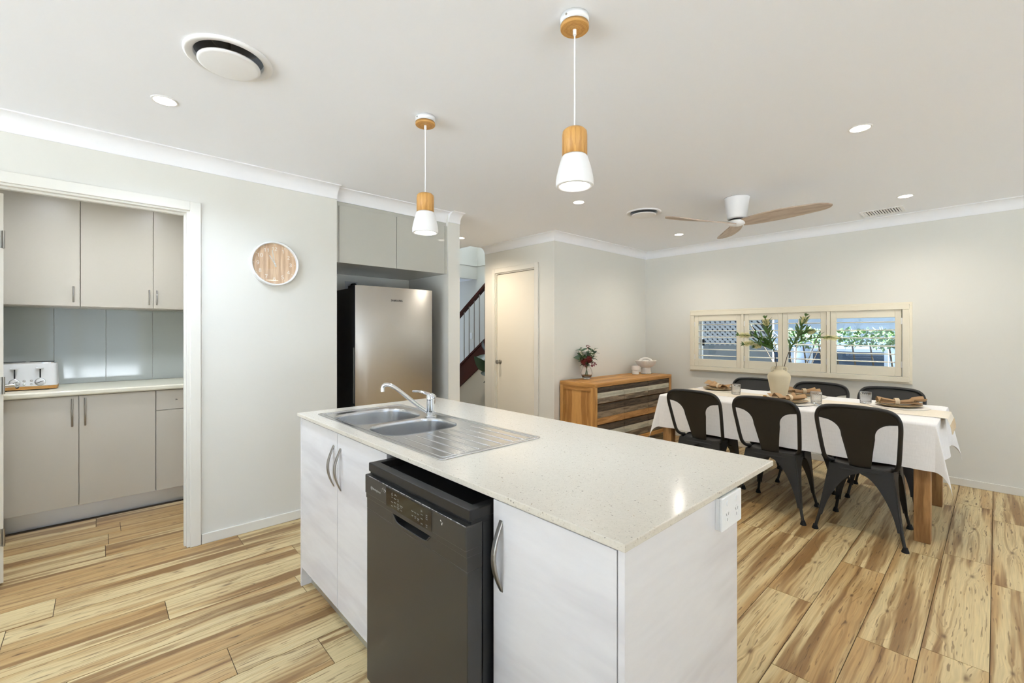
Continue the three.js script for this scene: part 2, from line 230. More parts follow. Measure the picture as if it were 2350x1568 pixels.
// cove cornices
let trimN = 1;
function cornice(x0, z0, x1, z1, nx, nz, m0 = 0, m1 = 0, cb = CB) { // along a wall from (x0,z0) to (x1,z1), (nx,nz) points into the room
  const s = CE - cb, pts = [[0, 0], [0, s], [s, s], [s, s - 0.006]]; for (let i = 1; i < 10; i++) { const a = i / 10 * Math.PI / 2; pts.push([s - (s - 0.007) * Math.sin(a), 0.006 + (s - 0.012) * Math.cos(a)]); } pts.push([0.007, 0]);
  const len = Math.hypot(x1 - x0, z1 - z0), g = extrude(poly(pts), len), p = g.attributes.position, dx = (x1 - x0) / len, dz = (z1 - z0) / len;
  for (let i = 0; i < p.count; i++) { const a = p.getX(i), b = p.getY(i); let l = p.getZ(i); if (l < len / 2) l += m0 * a; else l -= m1 * a; p.setXYZ(i, x0 + dx * l + nx * a, cb + b, z0 + dz * l + nz * a); }
  const o = struct('trim_' + trimN++, toCreasedNormals(uvm(g), 0.6), M.cove, 'white cove cornice'); return o;
}
cornice(XW, ZL, 1.305, ZL, 0, 1, 1, 0); cornice(1.305, ZL - 0.045, 2.311, ZL - 0.045, 0, 1); cornice(2.311, ZL, 2.437, ZL, 0, 1, 0, 0);
cornice(XD, -4.423, XD, ZD, -1, 0, 0, -1); cornice(XD, ZD, XR, ZD, 0, 1, -1, 1); cornice(XR, ZD, XR, ZB, -1, 0, 1, 1); cornice(XW, ZL, XW, ZB, 1, 0, 1, 1); cornice(XW, ZB, XR, ZB, 0, -1, 1, 1);
// baseboards
const bb = (n, g) => struct('baseboard_' + n, g, M.trim, 'white skirting board');
bb('left', bx(0.462, 1.305, 0, 0.062, ZL, ZL + 0.014, 0.003)); bb('right', bx(XR - 0.014, XR, 0, 0.062, ZD, ZB, 0.003)); bb('dining', bx(XD, XR - 0.014, 0, 0.062, ZD, ZD + 0.014, 0.003));
bb('closet', [bx(XD - 0.014, XD, 0, 0.062, -4.423, -4.285, 0.003), bx(XD - 0.014, XD, 0, 0.062, -3.46, ZD, 0.003)]); bb('alcove', bx(2.311, 2.437, 0, 0.062, ZL, ZL + 0.014, 0.003));
// pantry doorway trim: jamb, stop and architraves
struct('trim_pantry', [bx(PX1 - 0.004, PX1 + 0.02, 0, HEAD + 0.02, ZL - 0.105, ZL + 0.002, 0.002), bx(PX0 - 0.02, PX0, 0, HEAD + 0.02, ZL - 0.105, ZL + 0.002, 0.002), bx(PX0, PX1, HEAD, HEAD + 0.02, ZL - 0.105, ZL + 0.002, 0.002),
  bx(PX1 - 0.014, PX1 - 0.004, 0, HEAD - 0.01, ZL - 0.06, ZL - 0.03, 0.001), bx(PX0, PX1 - 0.004, HEAD - 0.012, HEAD, ZL - 0.06, ZL - 0.03, 0.001),
  bx(0.403, 0.459, 0, HEAD + 0.068, ZL, ZL + 0.017, 0.004), bx(PX0 - 0.068, PX0 - 0.011, 0, HEAD + 0.068, ZL, ZL + 0.017, 0.004), bx(PX0 - 0.012, 0.404, HEAD + 0.011, HEAD + 0.068, ZL, ZL + 0.017, 0.004)], M.trim, 'white architrave and jamb of pantry doorway');
{ // pantry door leaf swung into the pantry
  const d = structGroup('door_2', 'open pantry door seen edge on'); d.position.set(PX0 + 0.033, 0, -3.5); d.rotation.y = 0.12;
  mesh('leaf', bx(0, 0.036, 0.012, 2.04, -0.77, 0, 0.002), M.door, d);
  for (const y of [0.25, 1.04, 1.8]) mesh('hinge', [bx(0.004, 0.03, y - 0.045, y + 0.045, -0.001, 0.0015, 0.0006), cyl(0.006, 0.006, 0.09, 0.036, y - 0.045, 0.006, 12)], M.satin, d);
  const h = mesh('lever_handle', [cyl(0.026, 0.026, 0.008, 0, 0, 0, 24).rotateZ(-Math.PI / 2).translate(0.036, 0.985, -0.70), cyl(0.009, 0.009, 0.055, 0, 0, 0, 16).rotateZ(-Math.PI / 2).translate(0.044, 0.985, -0.70), tube([[0.098, 0.985, -0.70], [0.1, 0.985, -0.66], [0.1, 0.985, -0.60], [0.1, 0.98, -0.575]], 0.009, 16, 10)], M.chrome, d);
}
{ // closet door
  const d = structGroup('door_1', 'cream flush closet door'), x = XD;
  mesh('leaf', bx(x + 0.012, x + 0.047, 0.01, 2.038, -4.198, -3.545, 0.002), M.door, d);
  mesh('jamb', [bx(x - 0.001, x + 0.1, 0, 2.06, -4.218, -4.2), bx(x - 0.001, x + 0.1, 0, 2.06, -3.543, -3.525), bx(x - 0.001, x + 0.1, 2.042, 2.06, -4.2, -3.543)], M.trim, d);
  mesh('architrave', [bx(x - 0.017, x, 0, 2.112, -4.27, -4.213, 0.004), bx(x - 0.017, x, 0, 2.112, -3.53, -3.473, 0.004), bx(x - 0.017, x, 2.055, 2.112, -4.214, -3.529, 0.004)], M.trim, d);
  const k = mesh('knob', [lathe([[0.0, 0], [0.026, 0], [0.026, 0.006], [0.011, 0.01], [0.010, 0.028], [0.018, 0.034], [0.026, 0.045], [0.026, 0.055], [0.018, 0.062], [0, 0.063]], 24).rotateZ(Math.PI / 2).translate(x + 0.012, 0.965, -4.14)], M.satin, d);
  for (const y of [0.25, 1.8]) mesh('hinge', bx(x + 0.004, x + 0.013, y - 0.05, y + 0.05, -3.55, -3.54, 0.003), M.trim, d);
}
// shuttered window
{
  const w = structGroup('window_1', 'wide low window with white plantation shutters'), x = XR;
  const frame = (x0, x1, a, b, i, m, nm) => mesh(nm, [bx(x0, x1, WY0 + a, WY0 + b, WZ0 + a, WZ1 - a, i), bx(x0, x1, WY1 - b, WY1 - a, WZ0 + a, WZ1 - a, i), bx(x0, x1, WY0 + b, WY1 - b, WZ0 + a, WZ0 + b, i), bx(x0, x1, WY0 + b, WY1 - b, WZ1 - b, WZ1 - a, i)], m, w);
  frame(x - 0.018, x, 0, 0.03, 0.003, M.shutter, 'architrave'); frame(x - 0.045, x + 0.03, 0.018, 0.066, 0.004, M.shutter, 'shutter_frame');
  frame(x + 0.03, x + 0.14, 0.05, 0.075, 0, M.white, 'reveal'); frame(x + 0.1, x + 0.135, 0.07, 0.1, 0.002, M.white, 'sash');
  for (const z of [-1.978, -1.154]) mesh('post', bx(x - 0.04, x + 0.03, WY0 + 0.06, WY1 - 0.06, z - 0.014, z + 0.014, 0.003), M.shutter, w);
  mesh('mullion', bx(x + 0.1, x + 0.13, WY0 + 0.08, WY1 - 0.08, -1.985, -1.955), M.dark, w); mesh('window_latch', bx(x + 0.09, x + 0.105, 1.16, 1.24, -2.5, -2.475, 0.003), M.dark, w);
  mesh('pane', bx(x + 0.115, x + 0.121, WY0 + 0.08, WY1 - 0.08, WZ0 + 0.08, WZ1 - 0.08), M.pane, w);
  const P = [[-2.541, -1.995, -2.496, -2.046], [-1.961, -1.571, -1.912, -1.614], [-1.567, -1.171, -1.518, -1.221], [-1.137, -0.592, -1.089, -0.638]];
  for (const [a, b, c, d] of P) {
    const y0 = 0.914, y1 = 1.537, o0 = 1.0, o1 = 1.463, pn = mesh('shutter_panel', [bx(x - 0.028, x, y0, y1, a, c, 0.003), bx(x - 0.028, x, y0, y1, d, b, 0.003), bx(x - 0.028, x, y0, o0, c, d, 0.003), bx(x - 0.028, x, o1, y1, c, d, 0.003)], M.shutter, w);
    for (let i = 0; i < 6; i++) { const y = o0 + 0.042 + i * 0.0755, g = new THREE.CylinderGeometry(1, 1, d - c - 0.004, 20).rotateX(Math.PI / 2).scale(0.033, 0.0055, 1).rotateZ(0.06).translate(x - 0.012, y, (c + d) / 2); mesh('louvre', g, M.shutter, pn); }
    for (const y of [y0 + 0.11, y1 - 0.11]) mesh('hinge', bx(x - 0.034, x - 0.027, y - 0.03, y + 0.03, a < -2 || a < -1.9 ? a - 0.006 : b - 0.004, a < -2 || a < -1.9 ? a + 0.006 : b + 0.008, 0.002), M.white, pn);
  }
}

// ---------------------------------------------------------------- ceiling fittings
function downlight(x, z, label, inten = LAMP, warm = COOL, angle = 1.36) {
  const t = thing('downlight', label, 'downlight', [x, CE, z], 'recessed ceiling downlights');
  mesh('ring', lathe([[0.043, 0.0], [0.0435, -0.003], [0.05, -0.004], [0.054, 0]], 40), M.white, t);
  mesh('lens', new THREE.CylinderGeometry(0.043, 0.043, 0.003, 32).translate(0, -0.0016, 0), M.lit, t);
  const l = new THREE.SpotLight(warm, inten, 0, angle, 0.9, 2); l.position.set(0, -0.012, 0); l.target.position.set(0, -1, 0); l.castShadow = true; l.shadow.radius = 1.6; t.add(l, l.target);
}
downlight(0.222, -2.647, 'lit downlight between round air vent and pantry doorway', LAMP * 1.1);
downlight(2.974, -0.491, 'lit downlight in open ceiling right of the pendants, nearest the camera', LAMP * 0.68, NEUTRAL);
downlight(2.926, -2.355, 'lit downlight just under the front pendant shade, left of the small air vent', LAMP * 0.68, NEUTRAL);
downlight(4.707, -0.489, 'lit downlight beside the slotted return grille', LAMP * 0.68, NEUTRAL);
downlight(4.687, -2.37, 'lit downlight left of the ceiling fan hub near the dining corner', LAMP * 0.68, NEUTRAL);
downlight(3.024, -4.147, 'small warm downlight in the hallway outside the closet door', 4.4, 0xffeed8);
downlight(0.34, -3.98, 'downlight inside the pantry above the cupboards', 1.7, new THREE.Color().setRGB(0.92, 0.98, 1.08), 1.54); downlight(-0.3, -3.9, 'downlight inside the pantry nearer the open door', 2.0, new THREE.Color().setRGB(0.92, 0.98, 1.08), 1.54);
for (const [x, z, l] of [[2.95, 1.9, 'lit downlight behind the camera in mid room'], [4.7, 1.9, 'lit downlight behind the camera near the right wall'], [-1.6, -1.4, 'lit downlight left of the camera near the side window']]) downlight(x, z, l);
function pendant(x, z, label) {
  const t = thing('pendant_light', label, 'pendant', [x, CE, z], 'timber and white pendants over the island');
  mesh('canopy', lathe([[0, 0], [0.049, 0], [0.049, -0.028], [0, -0.028]], 48), M.lampWhite, t);
  mesh('canopy_timber', lathe([[0, -0.028], [0.049, -0.028], [0.049, -0.04], [0.046, -0.043], [0, -0.043]], 48), oak, t);
  mesh('screw', ball(0.004, -0.049, -0.014, 0.004, 8, 6), M.satin, t);
  mesh('cord_grip', [cyl(0.006, 0.006, 0.02, 0, -0.062, 0, 16)], M.lampWhite, t);
  mesh('cord', cyl(0.0026, 0.0026, 0.345, 0, -0.396, 0, 10), M.lampWhite, t);
  const neck = uvm(lathe([[0, -0.388], [0.034, -0.389], [0.0415, -0.397], [0.043, -0.41], [0.043, -0.478], [0, -0.478]], 48), true); mesh('timber_neck', neck, oak, t);
  mesh('shade', lathe([[0.0, -0.480], [0.041, -0.480], [0.045, -0.486], [0.054, -0.515], [0.062, -0.548], [0.065, -0.566], [0.065, -0.583], [0.063, -0.586], [0.053, -0.586], [0.052, -0.575], [0.05, -0.56], [0.0, -0.555]], 56), M.lampWhite, t);
  mesh('bulb', new THREE.CylinderGeometry(0.0525, 0.0525, 0.004, 40).translate(0, -0.582, 0), M.lit, t);
  const l = new THREE.SpotLight(COOL, 0.7, 0, 1.1, 0.7, 2); l.position.set(0, -0.592, 0); l.target.position.set(0, -2, 0); l.castShadow = true; l.shadow.radius = 2.2; t.add(l, l.target);
}
pendant(1.207, -0.989, 'larger looking pendant nearest the camera, timber neck and white shade');
pendant(1.208, -1.957, 'pendant hanging in front of the cupboards over the fridge');
function vent(x, z, r, label, tilt) {
  const t = thing('air_vent', label, 'air vent', [x, CE, z], 'round ceiling air vents');
  mesh('flange', lathe([[r * 0.785, 0.012], [r * 0.785, -0.002], [r * 0.81, -0.005], [r * 0.94, -0.012], [r, -0.006], [r, 0.0]].reverse(), 64), M.lampWhite, t);
  mesh('throat', lathe([[0, 0.16], [r * 0.79, 0.16], [r * 0.79, 0.0], [r * 0.795, 0.0], [r * 0.795, 0.165], [0, 0.165]], 48), M.duct, t);
  mesh('disc', lathe([[0, -0.034], [r * 0.64, -0.032], [r * 0.71, -0.027], [r * 0.71, -0.022], [0, -0.02]], 56), M.lampWhite, t);
  mesh('spindle', cyl(0.006, 0.006, 0.18, 0, -0.02, 0, 10), M.satin, t);
  for (const a of [0.4, 2.5, 4.6]) mesh('spring_arm', tube([[0, 0.03, 0], [Math.cos(a) * r * 0.35, 0.012, Math.sin(a) * r * 0.35], [Math.cos(a) * r * 0.7, 0.03, Math.sin(a) * r * 0.7]], 0.0015, 10, 5), M.satin, t);
}
vent(...VENTS[0], 'large round white air vent in ceiling above the pantry doorway');
vent(...VENTS[1], 'small looking round air vent left of the ceiling fan');
{ // fan
  const t = thing('ceiling_fan', 'low white ceiling fan with three pale timber blades', 'ceiling fan', [3.775, CE, -1.418]);
  mesh('housing', lathe([[0, 0], [0.094, 0], [0.094, -0.006], [0.09, -0.02], [0.072, -0.16], [0.066, -0.172], [0, -0.172]], 56), M.lampWhite, t);
  mesh('collar', lathe([[0, -0.172], [0.055, -0.172], [0.055, -0.186], [0, -0.186]], 40), M.dark, t);
  mesh('hub_cap', lathe([[0, -0.186], [0.066, -0.186], [0.07, -0.196], [0.06, -0.214], [0.035, -0.224], [0, -0.227]], 48), M.lampWhite, t);
  for (const [i, deg] of [209, 91, 328].entries()) {
    const a = deg * Math.PI / 180, L = 0.645;
    const g = sheet((u, v) => { const s = 0.04 + u * (L - 0.04), w = (0.028 + 0.052 * Math.pow(Math.sin(Math.PI * Math.min(1, 0.08 + u * 0.80)), 0.8)) * Math.sqrt(Math.max(0.0004, 1 - Math.pow(Math.max(0, u - 0.86) / 0.14, 2))), c = (v - 0.5) * 2 * w, tw = 0.34 - 0.2 * u; return V(s, -0.2 - c * Math.sin(tw) * -1 + 0.012 * u, c * Math.cos(tw) + 0.02 * Math.sin(u * 3)); }, 36, 8, -0.008, L, 0.15);
    const m = mesh('blade', g, bladeWood, t); m.rotation.y = -a;
  }
}
{ // return grille
  const t = thing('ceiling_grille', 'small slotted white air grille in ceiling above the window wall', 'air grille', [5.15, CE, -0.69]);
  mesh('frame', [bx(-0.12, 0.12, -0.006, 0, -0.15, -0.125, 0.002), bx(-0.12, 0.12, -0.006, 0, 0.125, 0.15, 0.002), bx(-0.12, -0.095, -0.006, 0, -0.125, 0.125, 0.002), bx(0.095, 0.12, -0.006, 0, -0.125, 0.125, 0.002)], M.lampWhite, t);
  mesh('duct_box', [bx(-0.09, 0.09, 0.15, 0.16, -0.12, 0.12), bx(-0.09, -0.085, 0, 0.15, -0.12, 0.12), bx(0.085, 0.09, 0, 0.15, -0.12, 0.12), bx(-0.085, 0.085, 0, 0.15, -0.12, -0.115), bx(-0.085, 0.085, 0, 0.15, 0.115, 0.12)], M.duct, t);
  for (let i = 0; i < 13; i++) { const z = -0.112 + i * 0.0187; mesh('slat', bx(-0.097, 0.097, -0.0052, -0.0014, z - 0.0052, z + 0.0052), M.lampWhite, t); }
}

// ---------------------------------------------------------------- kitchen island
const arcHandle = (L, out, r = 0.005) => { const pts = []; for (let i = 0; i <= 10; i++) { const a = i / 10; pts.push(V(-out * Math.sin(Math.PI * a), (a - 0.5) * L, 0)); } return new THREE.TubeGeometry(new THREE.CatmullRomCurve3(pts), 28, r, 10); };
const bowHandle = (L, out) => { // flat sided bow, thick in the middle
  const s = []; for (let i = 0; i <= 14; i++) { const a = i / 14; s.push([-out * Math.sin(Math.PI * a) - 0.0, (a - 0.5) * L]); } for (let i = 14; i >= 0; i--) { const a = i / 14; s.push([-out * Math.sin(Math.PI * a) + 0.003 + 0.006 * Math.sin(Math.PI * a), (a - 0.5) * L * 0.985]); }
  return extrude(poly(s), 0.014, 0.002).translate(0, 0, -0.007);
};
{
  const t = thing('base_cabinet', 'glossy pale two door island cabinet left of the dishwasher', 'cabinet');
  mesh('carcass', [bx(0.785, 1.315, 0.1, 0.878, -2.44, -2.424), bx(0.785, 1.315, 0.1, 0.878, -1.528, -1.512), bx(0.785, 1.315, 0.1, 0.116, -2.424, -1.528), bx(1.299, 1.3148, 0.116, 0.878, -2.424, -1.528)], M.white, t);
  mesh('end_panel', bx(0.766, 1.331, 0, 0.883, -2.456, -2.44, 0.001), cabinet, t);
  mesh('kickboard', bx(0.815, 0.827, 0, 0.098, -2.44, -1.51), M.alu, t); mesh('back_panel', bx(1.315, 1.331, 0, 0.883, -2.44, -1.506), cabinet, t);
  for (const [z0, z1, hz] of [[-2.438, -1.967, -2.005], [-1.963, -1.503, -1.928]]) { const d = mesh('door', bx(0.766, 0.784, 0.1, 0.872, z0, z1, 0.0015), cabinet, t); mesh('handle', bowHandle(0.186, 0.03).translate(0.765, 0.72, hz), M.satin, d); }
}
{
  const t = thing('base_cabinet', 'glossy pale single door island cabinet right of the dishwasher', 'cabinet');
  mesh('carcass', bx(0.785, 1.315, 0.1, 0.878, -0.898, -0.516), M.white, t);
  mesh('end_panel', bx(0.764, 1.331, 0, 0.883, -0.515, -0.499, 0.001), cabinet, t);
  mesh('kickboard', bx(0.815, 0.827, 0, 0.098, -0.9, -0.516), M.alu, t);
  mesh('back_panel', bx(1.315, 1.331, 0, 0.883, -1.505, -0.516), cabinet, t);
  const d = mesh('door', bx(0.766, 0.784, 0.1, 0.872, -0.904, -0.519, 0.0015), cabinet, t); mesh('handle', bowHandle(0.186, 0.03).translate(0.765, 0.732, -0.872), M.satin, d);
}
const SZ0 = -2.33, SZ1 = -1.21, SX0 = 0.806, SX1 = 1.275;
{
  const s = poly([[0.748, 0.488], [1.597, 0.488], [1.597, 2.452], [0.748, 2.452]]); s.holes.push(poly([[SX0 + 0.02, 1.24], [SX1 - 0.02, 1.24], [SX1 - 0.02, 2.3], [SX0 + 0.02, 2.3]]));
  const g = uvm(extrude(s, 0.017, 0.0022).rotateX(-Math.PI / 2).translate(0, 0.883, 0));
  tag(mesh('island_worktop', g, stone), 'cream speckled stone worktop of the kitchen island', 'worktop');
}
const sup = (cx, cz, a, b, n, k, N) => { const th = k / N * 2 * Math.PI, c = Math.cos(th), s = Math.sin(th); return [cx + Math.sign(c) * a * Math.pow(Math.abs(c), 2 / n), cz + Math.sign(s) * b * Math.pow(Math.abs(s), 2 / n)]; };
{ // sink
  const t = thing('kitchen_sink', 'stainless double bowl sink with ribbed drainer set in worktop', 'sink'), y = 0.9005, bowls = [[1.01, -2.075, 0.185, 0.165], [1.015, -1.735, 0.178, 0.132]], N = 64;
  const rr = (x0, x1, z0, z1, r) => { const s = new THREE.Shape(); s.moveTo(x0 + r, z0); s.lineTo(x1 - r, z0); s.quadraticCurveTo(x1, z0, x1, z0 + r); s.lineTo(x1, z1 - r); s.quadraticCurveTo(x1, z1, x1 - r, z1); s.lineTo(x0 + r, z1); s.quadraticCurveTo(x0, z1, x0, z1 - r); s.lineTo(x0, z0 + r); s.quadraticCurveTo(x0, z0, x0 + r, z0); return s; };
  const plate = rr(SX0 + 0.006, SX1 - 0.006, -SZ1 + 0.006, -SZ0 - 0.006, 0.014); for (const [cx, cz, a, b] of bowls) plate.holes.push(poly(Array.from({ length: N }, (_, k) => { const q = sup(cx, cz, a, b, 3.4, N - k, N); return [q[0], -q[1]]; })));
  mesh('deck', extrude(plate, 0.0016).rotateX(-Math.PI / 2).translate(0, y, 0), steel, t);
  const rimO = rr(SX0, SX1, -SZ1, -SZ0, 0.018); rimO.holes.push(rr(SX0 + 0.011, SX1 - 0.011, -SZ1 + 0.011, -SZ0 - 0.011, 0.012)); mesh('rim', extrude(rimO, 0.0045, 0.0018).rotateX(-Math.PI / 2).translate(0, 0.9, 0), steel, t);
  const ledge = rr(SX0 + 0.022, SX1 - 0.022, -SZ1 + 0.022, -SZ0 - 0.022, 0.014); ledge.holes.push(rr(SX0 + 0.027, SX1 - 0.027, -SZ1 + 0.027, -SZ0 - 0.027, 0.012)); mesh('pressed_edge', extrude(ledge, 0.003, 0.0012).rotateX(-Math.PI / 2).translate(0, y + 0.0005, 0), steel, t);
  for (const [cx, cz, a, b] of bowls) {
    const prof = [[1.012, 0.0022], [1.0, 0.0], [0.985, -0.012], [0.965, -0.09], [0.94, -0.135], [0.86, -0.155], [0.5, -0.16], [0.14, -0.163], [0.0, -0.163]], pos = [], idx = [];
    for (const [k, dy] of prof) for (let i = 0; i <= N; i++) { const q = sup(cx, cz, a, b, mix(3.4, 2.6, k < 0.6 ? 1 : 0), i, N); pos.push(cx + (q[0] - cx) * k, y + 0.001 + dy, cz + (q[1] - cz) * k); }
    for (let j = 0; j < prof.length - 1; j++) for (let i = 0; i < N; i++) { const p = j * (N + 1) + i; idx.push(p, p + N + 1, p + 1, p + 1, p + N + 1, p + N + 2); }
    const g = new THREE.BufferGeometry(); g.setAttribute('position', new THREE.Float32BufferAttribute(pos, 3)); g.setIndex(idx); g.computeVertexNormals();
    const bw = mesh('bowl', clean(g), steel, t); mesh('waste', [lathe([[0, 0.004], [0.012, 0.004], [0.03, 0.001], [0.043, 0.004], [0.045, 0]], 32).translate(cx, y - 0.162, cz)], M.chrome, bw);
  }
  for (let i = 0; i < 7; i++) { const x = 0.875 + i * 0.0545; mesh('drainer_rib', new THREE.CapsuleGeometry(0.005, 0.33, 4, 8).rotateX(Math.PI / 2).scale(1, 0.55, 1).translate(x, y + 0.0016, -1.405), steel, t); }
  mesh('drainer_step', [new THREE.CapsuleGeometry(0.004, 0.33, 4, 8).rotateZ(Math.PI / 2).scale(1, 0.5, 1).translate(1.04, y + 0.0018, -1.232)], steel, t);
}
{ // mixer tap
  const t = thing('kitchen_tap', 'chrome mixer tap with long swivel spout behind the sink bowls', 'tap', [1.195, 0.902, -1.885]);
  mesh('base_ring', lathe([[0, 0], [0.029, 0], [0.029, 0.003], [0.0235, 0.007], [0, 0.007]], 40), M.chrome, t);
  mesh('body', lathe([[0, 0.006], [0.022, 0.006], [0.022, 0.032], [0.0212, 0.034], [0.0212, 0.08], [0.0225, 0.084], [0.0225, 0.098], [0.02, 0.108], [0.012, 0.114], [0, 0.116]], 40), M.chrome, t);
  mesh('spout', [tube([[-0.012, 0.022, -0.012], [-0.05, 0.058, -0.045], [-0.10, 0.112, -0.09], [-0.137, 0.148, -0.123], [-0.158, 0.158, -0.142], [-0.172, 0.153, -0.155], [-0.176, 0.14, -0.158]], 0.0098, 48, 16), cyl(0.0105, 0.0105, 0.018, -0.176, 0.124, -0.158, 20)], M.chrome, t);
  mesh('lever', sheet((u, v) => { const s = u, w = mix(0.021, 0.006, s) * Math.sin(Math.PI * Math.min(1, Math.max(0.0, 0.5))), c = (v - 0.5) * 2 * w; return V(0.018 - 0.085 * s - c * 0.66, 0.104 + 0.018 * Math.sin(s * 2.2) + 0.012 * s - 0.006 * (v - 0.5) ** 2 * 4, 0.015 - 0.075 * s + c * 0.75); }, 20, 8, 0.009), M.chrome, t);
}
{ // dishwasher
  const t = thing('dishwasher', 'dark steel dishwasher pulled out from under the worktop', 'dishwasher'), z0 = -1.497, z1 = -0.912;
  mesh('body', bx(0.74, 1.25, 0.02, 0.815, z0 + 0.004, z1 - 0.004, 0.003), M.dark, t);
  mesh('top_frame', [bx(0.694, 0.726, 0.827, 0.857, z0, z1, 0.003), bx(0.72, 1.24, 0.827, 0.857, z0, z0 + 0.03, 0.003), bx(0.72, 1.24, 0.827, 0.857, z1 - 0.03, z1, 0.003), bx(0.7, 1.24, 0.815, 0.828, z0 + 0.002, z1 - 0.002)], washerDark, t);
  mesh('top_tray', bx(0.727, 1.235, 0.8285, 0.832, z0 + 0.03, z1 - 0.03), M.black, t);
  const door = mesh('door', [bx(0.687, 0.736, 0.1, 0.70, z0 + 0.001, z1 - 0.001, 0.0025), bx(0.687, 0.736, 0.6995, 0.7388, z0 + 0.001, -1.311, 0.002), bx(0.687, 0.736, 0.6995, 0.7388, -1.08, z1 - 0.001, 0.002), bx(0.718, 0.736, 0.6995, 0.7388, -1.32, -1.07)], washer, t);
  const hs = poly([[1.311, 0.739], [1.279, 0.7125], [1.112, 0.7125], [1.08, 0.739]]), ho = poly([[1.32, 0.739], [1.32, 0.699], [1.072, 0.699], [1.072, 0.739]]);
  const cut = poly([[1.314, 0.7389], [1.314, 0.6985], [1.077, 0.6985], [1.077, 0.7389], [1.083, 0.7389], [1.113, 0.7135], [1.278, 0.7135], [1.308, 0.7389]]);
  mesh('handle_recess', extrude(cut, 0.03).rotateY(Math.PI / 2).translate(0.6875, 0, 0), washer, door);
  mesh('recess_lip', tube([[0.688, 0.738, -1.309], [0.6875, 0.726, -1.296], [0.6872, 0.7135, -1.274], [0.687, 0.7122, -1.195], [0.6872, 0.7135, -1.117], [0.6875, 0.726, -1.096], [0.688, 0.738, -1.082]], 0.0022, 40, 8), washer, door);
  const cp = mesh('control_panel', [bx(0.681, 0.736, 0.7545, 0.819, z0, z1, 0.003), bx(0.684, 0.736, 0.7375, 0.756, z0 + 0.0005, z1 - 0.0005, 0.002)], washer, t);
  const cv = document.createElement('canvas'); cv.width = 1024; cv.height = 224; const c = cv.getContext('2d');
  c.fillStyle = '#101010'; c.fillRect(0, 0, 1024, 224); c.fillStyle = '#1b1b1c'; c.fillRect(0, 0, 130, 224); c.fillRect(885, 0, 139, 224); c.fillStyle = '#0a0a0a'; c.fillRect(182, 0, 4, 224); c.fillRect(878, 30, 5, 194);
  c.fillStyle = '#c9c9c6'; c.textAlign = 'center'; c.font = '20px sans-serif';
  const W = (s, x, y, f = 17) => { c.font = f + 'px sans-serif'; c.fillText(s, x, y); };
  W('Start', 156, 92, 13); W('Options', 152, 148, 14); W('Delay', 150, 196, 15); W('Normal', 226, 92); W('Eco', 300, 84); W('45-50', 300, 102, 14); W('Quick', 222, 138); W('Auto', 300, 138); W('55-65', 300, 156, 14); W('Intensive', 376, 140); W('60-70', 376, 158, 14); W('Rinse', 222, 182); W('Program', 300, 178); W('30 min', 300, 196, 14); W('Glass', 376, 190);
  W('Power', 628, 120); W('Extra', 690, 120); W('Dry', 750, 120); W('Half', 628, 170); W('Load', 690, 164); W('Time', 690, 182, 14); W('Upper', 752, 170); W('Zone', 752, 188, 14); W('Pause', 826, 100, 14); W('Select', 826, 146, 16); W('Reset', 826, 200, 16); W('Hold', 925, 80, 15); W('3 sec', 925, 100, 15); W('to lock', 925, 120, 13); W('Child', 925, 186, 15); W('lock', 925, 206, 15);
  c.strokeStyle = '#c9c9c6'; c.lineWidth = 2; c.beginPath(); c.arc(156, 52, 17, 0, 7); c.stroke(); c.beginPath(); c.moveTo(156, 42); c.lineTo(156, 56); c.stroke(); c.beginPath(); c.moveTo(812, 46); c.lineTo(828, 57); c.lineTo(812, 68); c.closePath(); c.stroke(); c.beginPath(); c.moveTo(834, 46); c.lineTo(834, 68); c.stroke(); c.fillRect(222, 34, 12, 14); c.fillRect(262, 36, 5, 12);
  const tx = new THREE.CanvasTexture(cv); tx.colorSpace = THREE.SRGBColorSpace;
  const dg = new THREE.PlaneGeometry(0.27, 0.059).rotateY(-Math.PI / 2).translate(0.6803, 0.784, -1.2045); mesh('display', [dg], phy(0xffffff, 0.08, { map: tx }), cp);
  mesh('brand_lettering', [text('Westinghouse', 0.0066).rotateY(-Math.PI / 2).translate(0.6812, 0.7825, -1.408), new THREE.TorusGeometry(0.006, 0.0006, 6, 24).rotateY(-Math.PI / 2).translate(0.6808, 0.783, -1.445), text('W', 0.0055).rotateY(-Math.PI / 2).translate(0.6812, 0.783, -1.445)], std(0xa9a9a6, 0.5), cp);
  // chipped paint along the edges of the panel
  const r = rng(12), chips = []; for (let i = 0; i < 70; i++) { const z = z0 + 0.02 + r() * (z1 - z0 - 0.03); chips.push(new THREE.SphereGeometry(0.0012 + r() * 0.001, 6, 4).scale(0.5, 0.55, 1 + r() * 4).translate(0.6818, 0.8185, z)); } for (let i = 0; i < 12; i++) chips.push(new THREE.SphereGeometry(0.0012 + r() * 0.0012, 6, 4).scale(0.3, 1, 1).translate(0.681, 0.79 + r() * 0.018, -1.375 + r() * 0.03)); for (let i = 0; i < 6; i++) chips.push(new THREE.SphereGeometry(0.0012 + r() * 0.0012, 6, 4).scale(0.3, 1, 1).translate(0.681, 0.785 + r() * 0.02, -1.03 + r() * 0.02));
  const ch = mesh('paint_chips', chips, std(0xb9b7b2, 0.5), cp); ch.userData.kind = 'stuff';
  mesh('kick_plate', bx(0.72, 0.736, 0.012, 0.096, z0 + 0.004, z1 - 0.004), washerDark, t);
  for (const z of [z0 + 0.04, z1 - 0.04]) for (const x of [0.79, 1.2]) mesh('foot', cyl(0.015, 0.012, 0.02, x, 0, z, 12), M.rubber, t);
}
